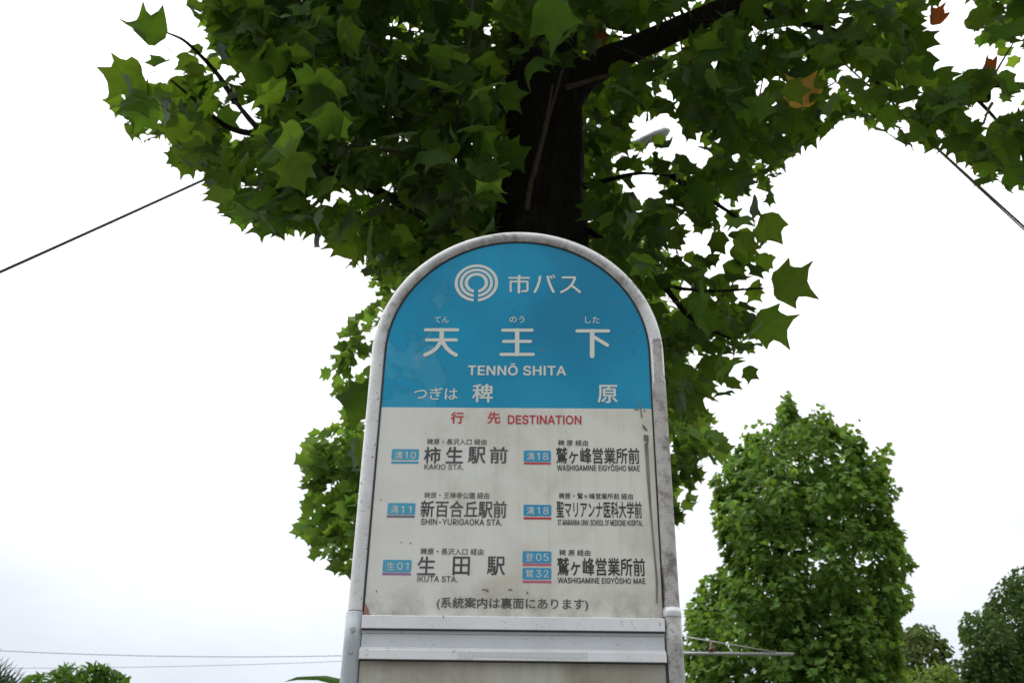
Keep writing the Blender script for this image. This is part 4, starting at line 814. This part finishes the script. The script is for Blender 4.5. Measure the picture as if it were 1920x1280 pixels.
# ------------------------------------------------------------------ the trees farther along
def clump_tree(name, label, cat, group, poly, Y, thick, n_clump, per, sig, size_rng, tpls_hi, tpls, mat, trunk_px, trunk_r, hang=(0, 60), n_single=0, branches=10, bark=None, upness=0.6, tall=1.0, hollow=0.0, slackpx=4):
    base = at(trunk_px, 1279, Y); O = np.array([base[0], Y, 0.0])
    root = tag(empty(name, tuple(O)), label, cat, group)
    q = sample_poly(poly, n_clump); ed = edge_dist(q, poly); half = max(ed.max(), 1e-3)
    th_ = thick * np.sqrt(np.clip(1 - (1 - np.clip(ed / half, 0, 1)) ** 2, 0.05, 1))
    Yc = Y + rng.uniform(-1, 1, n_clump) * th_
    C_ = np.array([at(a, b, y_) for (a, b), y_ in zip(q, Yc)])
    if hollow > 0:
        k_ = 2 * math.pi / (thick * 0.9); s_ = C_ * k_ + rng.random(3) * 6
        fl = np.sin(s_[:, 0] + 1.3 * np.sin(s_[:, 2])) * np.sin(s_[:, 2] * 1.3 + s_[:, 1] * 0.7) + 0.6 * np.sin(s_[:, 1] * 1.4 + s_[:, 0])
        kp = fl > np.quantile(fl, hollow); C_ = C_[kp]; n_clump = len(C_)
    ctint = rng.random(n_clump)
    zs = C_[:, 2]; ztop = zs.max()
    tk = MB(); tp = [(0, 0, 0), (0.02, 0.03, ztop * 0.3), (-0.03, 0, ztop * 0.6), (0, 0.02, ztop * 0.93)]
    P = [Vector(p) for p in smooth_path(tp, 6)]; tk.tube(P, lerp_r([trunk_r * 1.3, trunk_r, trunk_r * 0.7, trunk_r * 0.15], len(P)), 14, wob=0.04).build('trunk', bark or M_BARK, root, True)
    bi = rng.choice(n_clump, min(branches, n_clump), replace=False)
    for i in bi:
        e_ = C_[i] - O; s0 = np.array([0, 0, max(0.3, e_[2] - 0.55 * np.linalg.norm(e_[:2]))]); m_ = (s0 + e_) / 2 + np.array([0, 0, -0.1 * np.linalg.norm(e_[:2])])
        P = [Vector(p) for p in smooth_path([s0, m_, e_], 4)]; MB().tube(P, lerp_r([trunk_r * 0.4, trunk_r * 0.2, trunk_r * 0.06], len(P)), 7, wob=0.05).build('branch', bark or M_BARK, root, True)
    pos = np.repeat(C_, per, 0); N = len(pos); off = rng.normal(0, 1, (N, 3)); off = norm(off) * (np.abs(rng.normal(0.75, 0.35, (N, 1)))) * sig * np.repeat(rng.uniform(0.5, 1.5, n_clump), per)[:, None] * np.array([1, 1, tall])
    pos = pos + off; out = norm(off + norm((pos - O) * np.array([1, 1, 0.0])) * sig * 0.5)
    a = np.radians(rng.uniform(hang[0], hang[1], N)); hh = out.copy(); hh[:, 2] = 0; hh = norm(hh + rng.normal(0, 0.3, (N, 3)) * [1, 1, 0])
    yd = hh * np.cos(a)[:, None] - np.array([0, 0, 1.0]) * np.sin(a)[:, None]
    up = np.array([0, 0, upness]) + out * 0.7 + rng.normal(0, 0.4, (N, 3)); Rm = frames(yd, up); sz = rng.uniform(size_rng[0], size_rng[1], N)
    pr = project(pos + (Rm @ np.array([0, 0.5, 0])) * sz[:, None])
    ok = inpoly(pr[:, :2], poly) | (edge_dist(pr[:, :2], poly) < slackpx)
    rv = np.clip(np.repeat(ctint, per) * 0.8 + rng.random(N) * 0.2, 0, 0.999)[ok]
    pos, Rm, sz = pos[ok], Rm[ok], sz[ok]
    if n_single:
        sc = np.where(in_frame(pos, 10), sz / np.linalg.norm(pos - CAM, axis=1), 0); od = np.argsort(-sc)
        f_ = od[:n_single]; single_leaves(pos[f_], Rm[f_], sz[f_], tpls_hi, mat, root, O, name + mat.name); od = od[n_single:]
        joined_leaves('leaf_mass', pos[od], Rm[od], sz[od], tpls, mat, root, O, rv[od])
    else: joined_leaves('leaf_mass', pos, Rm, sz, tpls, mat, root, O, rv)
    return root
T2 = [(715, 430), (705, 520), (716, 575), (680, 598), (655, 640), (625, 690), (612, 740), (590, 800), (578, 870), (588, 930), (572, 1000), (585, 1040), (640, 1062), (680, 1070), (800, 1110), (1150, 1080), (1240, 990), (1262, 960), (1285, 930), (1300, 880), (1345, 860), (1355, 830), (1330, 790), (1295, 765), (1275, 700), (1262, 560), (1215, 420), (1130, 330), (900, 330)]
clump_tree('tulip_tree', 'brighter green tulip tree whose lower crown shows on both sides behind the sign', 'tree', 'tulip trees along the pavement', T2, 8.2, 1.5, 520, 13, 0.22, (0.10, 0.145), MID, MID, M_LEAF_FAR, 1010, 0.13, n_single=290, slackpx=9, hollow=0.25)
T3 = [(1462, 792), (1476, 744), (1492, 790), (1515, 802), (1540, 760), (1558, 802), (1582, 818), (1602, 792), (1617, 838), (1638, 856), (1664, 842), (1656, 885), (1655, 905), (1682, 912), (1660, 948), (1664, 978), (1690, 1000), (1678, 1030), (1716, 1066), (1686, 1088), (1704, 1130), (1672, 1155), (1685, 1210), (1690, 1420), (1270, 1420), (1285, 1290), (1286, 1215), (1300, 1140), (1328, 1085), (1372, 1066), (1356, 1015), (1340, 965), (1352, 930), (1340, 900), (1366, 880), (1356, 845), (1392, 858), (1398, 815), (1412, 768), (1432, 805)]
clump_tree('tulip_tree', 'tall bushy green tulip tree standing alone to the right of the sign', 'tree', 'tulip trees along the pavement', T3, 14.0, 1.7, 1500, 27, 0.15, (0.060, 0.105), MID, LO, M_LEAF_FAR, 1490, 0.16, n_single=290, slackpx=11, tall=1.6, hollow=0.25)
D1 = [(1640, 1420), (1640, 1180), (1665, 1172), (1700, 1180), (1725, 1172), (1752, 1178), (1758, 1198), (1785, 1208), (1782, 1222), (1765, 1236), (1790, 1250), (1790, 1420)]
clump_tree('broadleaf_tree', 'dull olive tree far off just right of the bushy tulip tree', 'tree', 'far trees at the right edge', D1, 34, 2.0, 260, 34, 0.36, (0.12, 0.2), OVAL, OVAL, M_OLIVELEAF, 1690, 0.16, slackpx=6, hollow=0.15)
D2 = [(1680, 1460), (1700, 1262), (1722, 1248), (1750, 1241), (1780, 1250), (1800, 1272), (1830, 1460)]
clump_tree('round_shrub', 'pale green rounded shrub low between the olive tree and the dark wood', 'shrub', None, D2, 26, 1.2, 130, 34, 0.30, (0.10, 0.16), OVAL, OVAL, M_PALELEAF, 1750, 0.08, slackpx=3)
D3 = [(1780, 1460), (1798, 1245), (1812, 1240), (1806, 1180), (1803, 1165), (1815, 1152), (1850, 1150), (1852, 1138), (1862, 1128), (1868, 1110), (1900, 1075), (1935, 1062), (2100, 1060), (2150, 1460)]
clump_tree('evergreen_tree', 'dark rounded evergreen crown rising at the lower right edge', 'tree', 'far trees at the right edge', [(1850, 1460), (1855, 1138), (1868, 1110), (1900, 1078), (1935, 1062), (2000, 1055), (2040, 1460)], 38, 3.0, 800, 34, 0.42, (0.13, 0.22), OVAL, OVAL, M_DARKLEAF, 2000, 0.3, slackpx=12, hollow=0.3)
clump_tree('evergreen_tree', 'smaller dark evergreen lobe in front of the larger one, beside open sky', 'tree', 'far trees at the right edge', [(1805, 1460), (1812, 1240), (1806, 1185), (1805, 1165), (1820, 1152), (1850, 1148), (1890, 1170), (1910, 1250), (1920, 1460)], 35, 2.0, 420, 34, 0.42, (0.12, 0.2), OVAL, OVAL, M_DARKLEAF, 1860, 0.22, slackpx=9, hollow=0.25)
clump_tree('evergreen_tree', 'low dark tree closing the gap behind the pale shrub', 'tree', 'far trees at the right edge', [(1725, 1460), (1745, 1244), (1775, 1238), (1800, 1238), (1830, 1245), (1850, 1460)], 40, 1.6, 120, 30, 0.45, (0.16, 0.26), OVAL, OVAL, M_DARKLEAF, 1790, 0.16, slackpx=3)
B1 = [(30, 1440), (52, 1272), (75, 1262), (110, 1262), (125, 1250), (170, 1247), (205, 1250), (222, 1265), (240, 1280), (270, 1440)]
clump_tree('evergreen_shrub', 'bushy green shrub with narrow leaves peeping in at the bottom left', 'shrub', None, B1, 7.5, 0.45, 170, 26, 0.09, (0.06, 0.10), LANCE, LANCE, M_SHRUB, 150, 0.05, hang=(-40, 60), n_single=180, slackpx=5)

# fan palm at the bottom left corner
Op = at(-40, 1330, 8.0); Opz = np.array([Op[0], 8.0, 0.0])
palm = tag(empty('fan_palm', tuple(Opz)), 'fan palm showing only its frond tips in the bottom left corner', 'palm tree')
MB().tube([(0, 0, 0), (0.03, 0, Op[2] * 0.5), (0, 0.02, Op[2] - 0.15)], [0.11, 0.09, 0.08], 12, wob=0.06).build('trunk', M_BARK, palm, True)
M_PALM = simple('palm_leaf_green', (0.045, 0.10, 0.04), 0.45, var=0.3, scale=12)
for fi, (fa, tilt, fl) in enumerate(((62, 0.0, 0.36), (20, 0.3, 0.36), (105, -0.2, 0.40), (150, 0.2, 0.40), (-20, 0.5, 0.36), (200, 0.4, 0.36), (80, 1.2, 0.36))):
    mb = MB(); hub = Vector((0.10 * math.cos(rad(fa)), tilt * 0.25, Op[2] + 0.02 + 0.08 * math.sin(rad(fa))))
    mb.tube([Vector((0, 0, Op[2] - 0.2)), hub * 0.5 + Vector((0, 0, Op[2] - 0.1)) * 0.5, hub], [0.012, 0.009, 0.007], 6)
    for k in range(22):
        a = rad(fa - 80 + 160 * k / 21); d = Vector((math.cos(a), 0.35 * tilt, math.sin(a))).normalized(); sd_ = d.cross(Vector((0, 1, 0))).normalized() * 0.009
        L = fl * random.uniform(0.85, 1.0); m_ = hub + d * L * 0.5; e_ = hub + d * L + Vector((0, -0.02, -0.03))
        mb.add([hub - sd_ * 0.3, hub + sd_ * 0.3 , m_ + sd_, e_, m_ - sd_, m_ + Vector((0, -0.006, 0))], [(0, 1, 2, 5), (0, 5, 4), (5, 2, 3), (4, 5, 3)])
    mb.build('frond', M_PALM, palm)
# broad leaved shrub whose top leaf shows left of the post foot
Ob = at(662, 1296, 4.2); Obz = np.array([Ob[0], 4.2, 0.0])
shr = tag(empty('broadleaf_shrub', tuple(Obz)), 'broad brown-edged leaf tip of a shrub just left of the sign post at the bottom', 'shrub')
curved_branch('stem', [Obz, Obz + [0.03, 0, 1.2], np.array([Ob[0], 4.2, Ob[2] - 0.06])], [0.018, 0.014, 0.008], shr, Obz, M_TWIG)
BIG = leaf_template([(0, 0, 0), (0.16, 0.1, 0.1), (0.26, 0.3, 0.3), (0.28, 0.55, 0.55), (0.18, 0.82, 0.82), (0, 1, 1)], 2, 0.35, 0.9, 0, 0.05, 0.05, 0.1, 5)
me_b = bpy.data.meshes.new('leaf'); fill_mesh(me_b, *BIG, np.zeros(len(BIG[0]))); me_b.materials.append(M_SHRUB)
for k in range(9):
    a = k * 2.4 + math.pi; L = 0.24; yv = np.array([math.cos(a), math.sin(a) * 0.8, 0.75 - 0.11 * k]); fr = frames(yv[None], np.array([[0, -0.2, 1.0]]))[0]
    o = bpy.data.objects.new('leaf', me_b); COL.objects.link(o); o.parent = shr
    mm = Matrix([[float(v) for v in r] for r in fr * L]).to_4x4(); mm.translation = Vector((0, 0, Ob[2] - 0.02 - 0.03 * k)); o.matrix_local = mm

# ------------------------------------------------------------------ poles, lamp and cables
M_POLE = simple('utility_pole_concrete', (0.30, 0.30, 0.29), 0.85, var=0.15, scale=10)
M_GALV = simple('galvanised_steel', (0.42, 0.43, 0.44), 0.45, 0.5, var=0.15, scale=30)
M_CABLE = simple('black_cable_sheath', (0.018, 0.018, 0.02), 0.6, var=0.2, scale=30)
M_CABLET = simple('teal_tinted_cable_sheath', (0.03, 0.055, 0.055), 0.55, var=0.2, scale=30)
M_CABLEF = simple('weathered_grey_cable', (0.34, 0.44, 0.45), 0.6, var=0.2, scale=30)
M_CERAM = simple('brown_ceramic', (0.16, 0.05, 0.04), 0.3, var=0.1)
PY = 7.0; pb = at(1030, 300, PY); Oq = np.array([pb[0], PY, 0.0]); topz = 12.0
pole = tag(empty('utility_pole', tuple(Oq)), 'concrete utility pole hidden behind the big tree trunk, carrying a lamp arm', 'utility pole')
MB().tube([(0, 0, 0), (0, 0, topz)], [0.15, 0.10], 20).build('shaft', M_POLE, pole, True)
la = at(1285, 232, PY - 0.1) - Oq; lb = at(1140, 290, PY) - Oq
arm = MB().tube([Vector((0, 0, lb[2] - 0.25)), Vector(lb), Vector(lb * 0.5 + la * 0.5), Vector(lb * 0.3 + la * 0.7)], [0.03, 0.035, 0.035, 0.03], 12).build('lamp_arm', M_GALV, pole, True)
hd = [Vector(lb * (1 - f_) + la * f_) for f_ in (0.40, 0.46, 0.60, 0.74, 0.80)]
MB().tube(hd, [0.032, 0.042, 0.05, 0.045, 0.015], 14).build('lamp_head', M_GALV, pole, True)
MB().box(-0.7, 0.7, -0.14, -0.08, topz - 0.6, topz - 0.52).build('crossarm', M_GALV, pole)
def cable(pts, r, mat, label, group=None, sag=0.0, wrap=False):
    P = [np.array(p, float) for p in pts]; Q = []
    for i in range(len(P) - 1):
        for k in range(16):
            f_ = k / 16; Q.append(P[i] * (1 - f_) + P[i + 1] * f_ + np.array([0, 0, -4 * sag * f_ * (1 - f_)]))
    Q.append(P[-1]); o0 = Q[0]
    mb = MB().tube([Vector(p - o0) for p in Q], r, 6)
    if wrap:
        H = []; n_ = 200; tot = len(Q) - 1
        for i in range(n_ * 4):
            f_ = i / (n_ * 4 - 1) * tot; j = min(int(f_), tot - 1); p = Q[j] * (1 - (f_ - j)) + Q[j + 1] * (f_ - j); a = i * 0.9
            H.append(Vector(p - o0 + np.array([0, math.cos(a), math.sin(a)]) * r * 1.7))
        mb.tube(H, r * 0.5, 4)
    o = mb.build('overhead_cable', mat, None, True); o.location = Vector(o0); return tag(o, label, 'cable', group)
ptop = np.array([Oq[0], PY - 0.12, topz - 0.5])
# left cable: attaches lower on the pole
pl = at(1040, 24, PY - 0.1)
cable([at(-900, 905, 4.0), pl], 0.009, M_CABLET, 'single dark cable slanting up from the left edge into the tree', sag=0.07)
pr1 = np.array([Oq[0] + 0.3, PY - 0.1, topz - 0.56])
e1 = at(2300, 770, 5.0); e2 = at(2310, 790, 5.05)
A_ = at(1470, 17, 6.3); B_ = at(1472, 14, 6.32)
cable([pr1, A_, e1], 0.0085, M_CABLE, 'thicker of the two dark cables running down to the right edge', 'paired cables at the right')
cable([pr1 + [0.25, 0, 0], B_, e2], 0.0055, M_CABLE, 'thinner lower cable of the pair reaching the right edge', 'paired cables at the right', sag=0.015)
# far street bracket right of the sign
QY = 17.0; qb = at(1130, 1224, QY); Oc = np.array([qb[0], QY, 0.0])
p2 = tag(empty('utility_pole', tuple(Oc)), 'far pole behind the sign, its thin horizontal bracket arm reaching right across the bushy tree', 'utility pole')
MB().tube([(0, 0, 0), (0, 0, qb[2] + 0.6)], [0.12, 0.09], 16).build('shaft', M_POLE, p2, True)
ar = at(1489, 1225.5, 12.0) - Oc; al = at(1180, 1223.5, 12.6) - Oc
MB().tube([Vector((0, 0, qb[2] - 0.1)), Vector(al), Vector(ar)], 0.019, 10).build('bracket_arm', M_GALV, p2, True)
MB().tube([Vector((0, 0, qb[2] + 0.5)), Vector(at(1308, 1197, 12.3) - Oc), Vector(at(1455, 1222, 12.05) - Oc)], 0.007, 6).build('stay_rod', M_GALV, p2, True)
ii = at(1334, 1214, 12.3) - Oc
MB().tube([Vector(ii) + Vector((0, 0, z)) for z in (-0.06, -0.03, -0.03, 0.0, 0.0, 0.04, 0.04, 0.07)], [0.012, 0.012, 0.035, 0.03, 0.014, 0.024, 0.014, 0.01], 12).build('insulator', M_CERAM, p2, True)
E1 = np.array([Oc[0], QY - 0.1, qb[2] + 0.15])
cable([at(-420, 1188, 16), E1], 0.0045, M_CABLEF, 'thin twisted cable crossing low at the left, upper of two', 'low cables left of the sign', sag=0.28, wrap=True)
cable([at(-420, 1246, 16.5), E1 + [0, 0, -0.06]], 0.004, M_CABLEF, 'faint straight cable low at the left, lower of two', 'low cables left of the sign', sag=0.16)
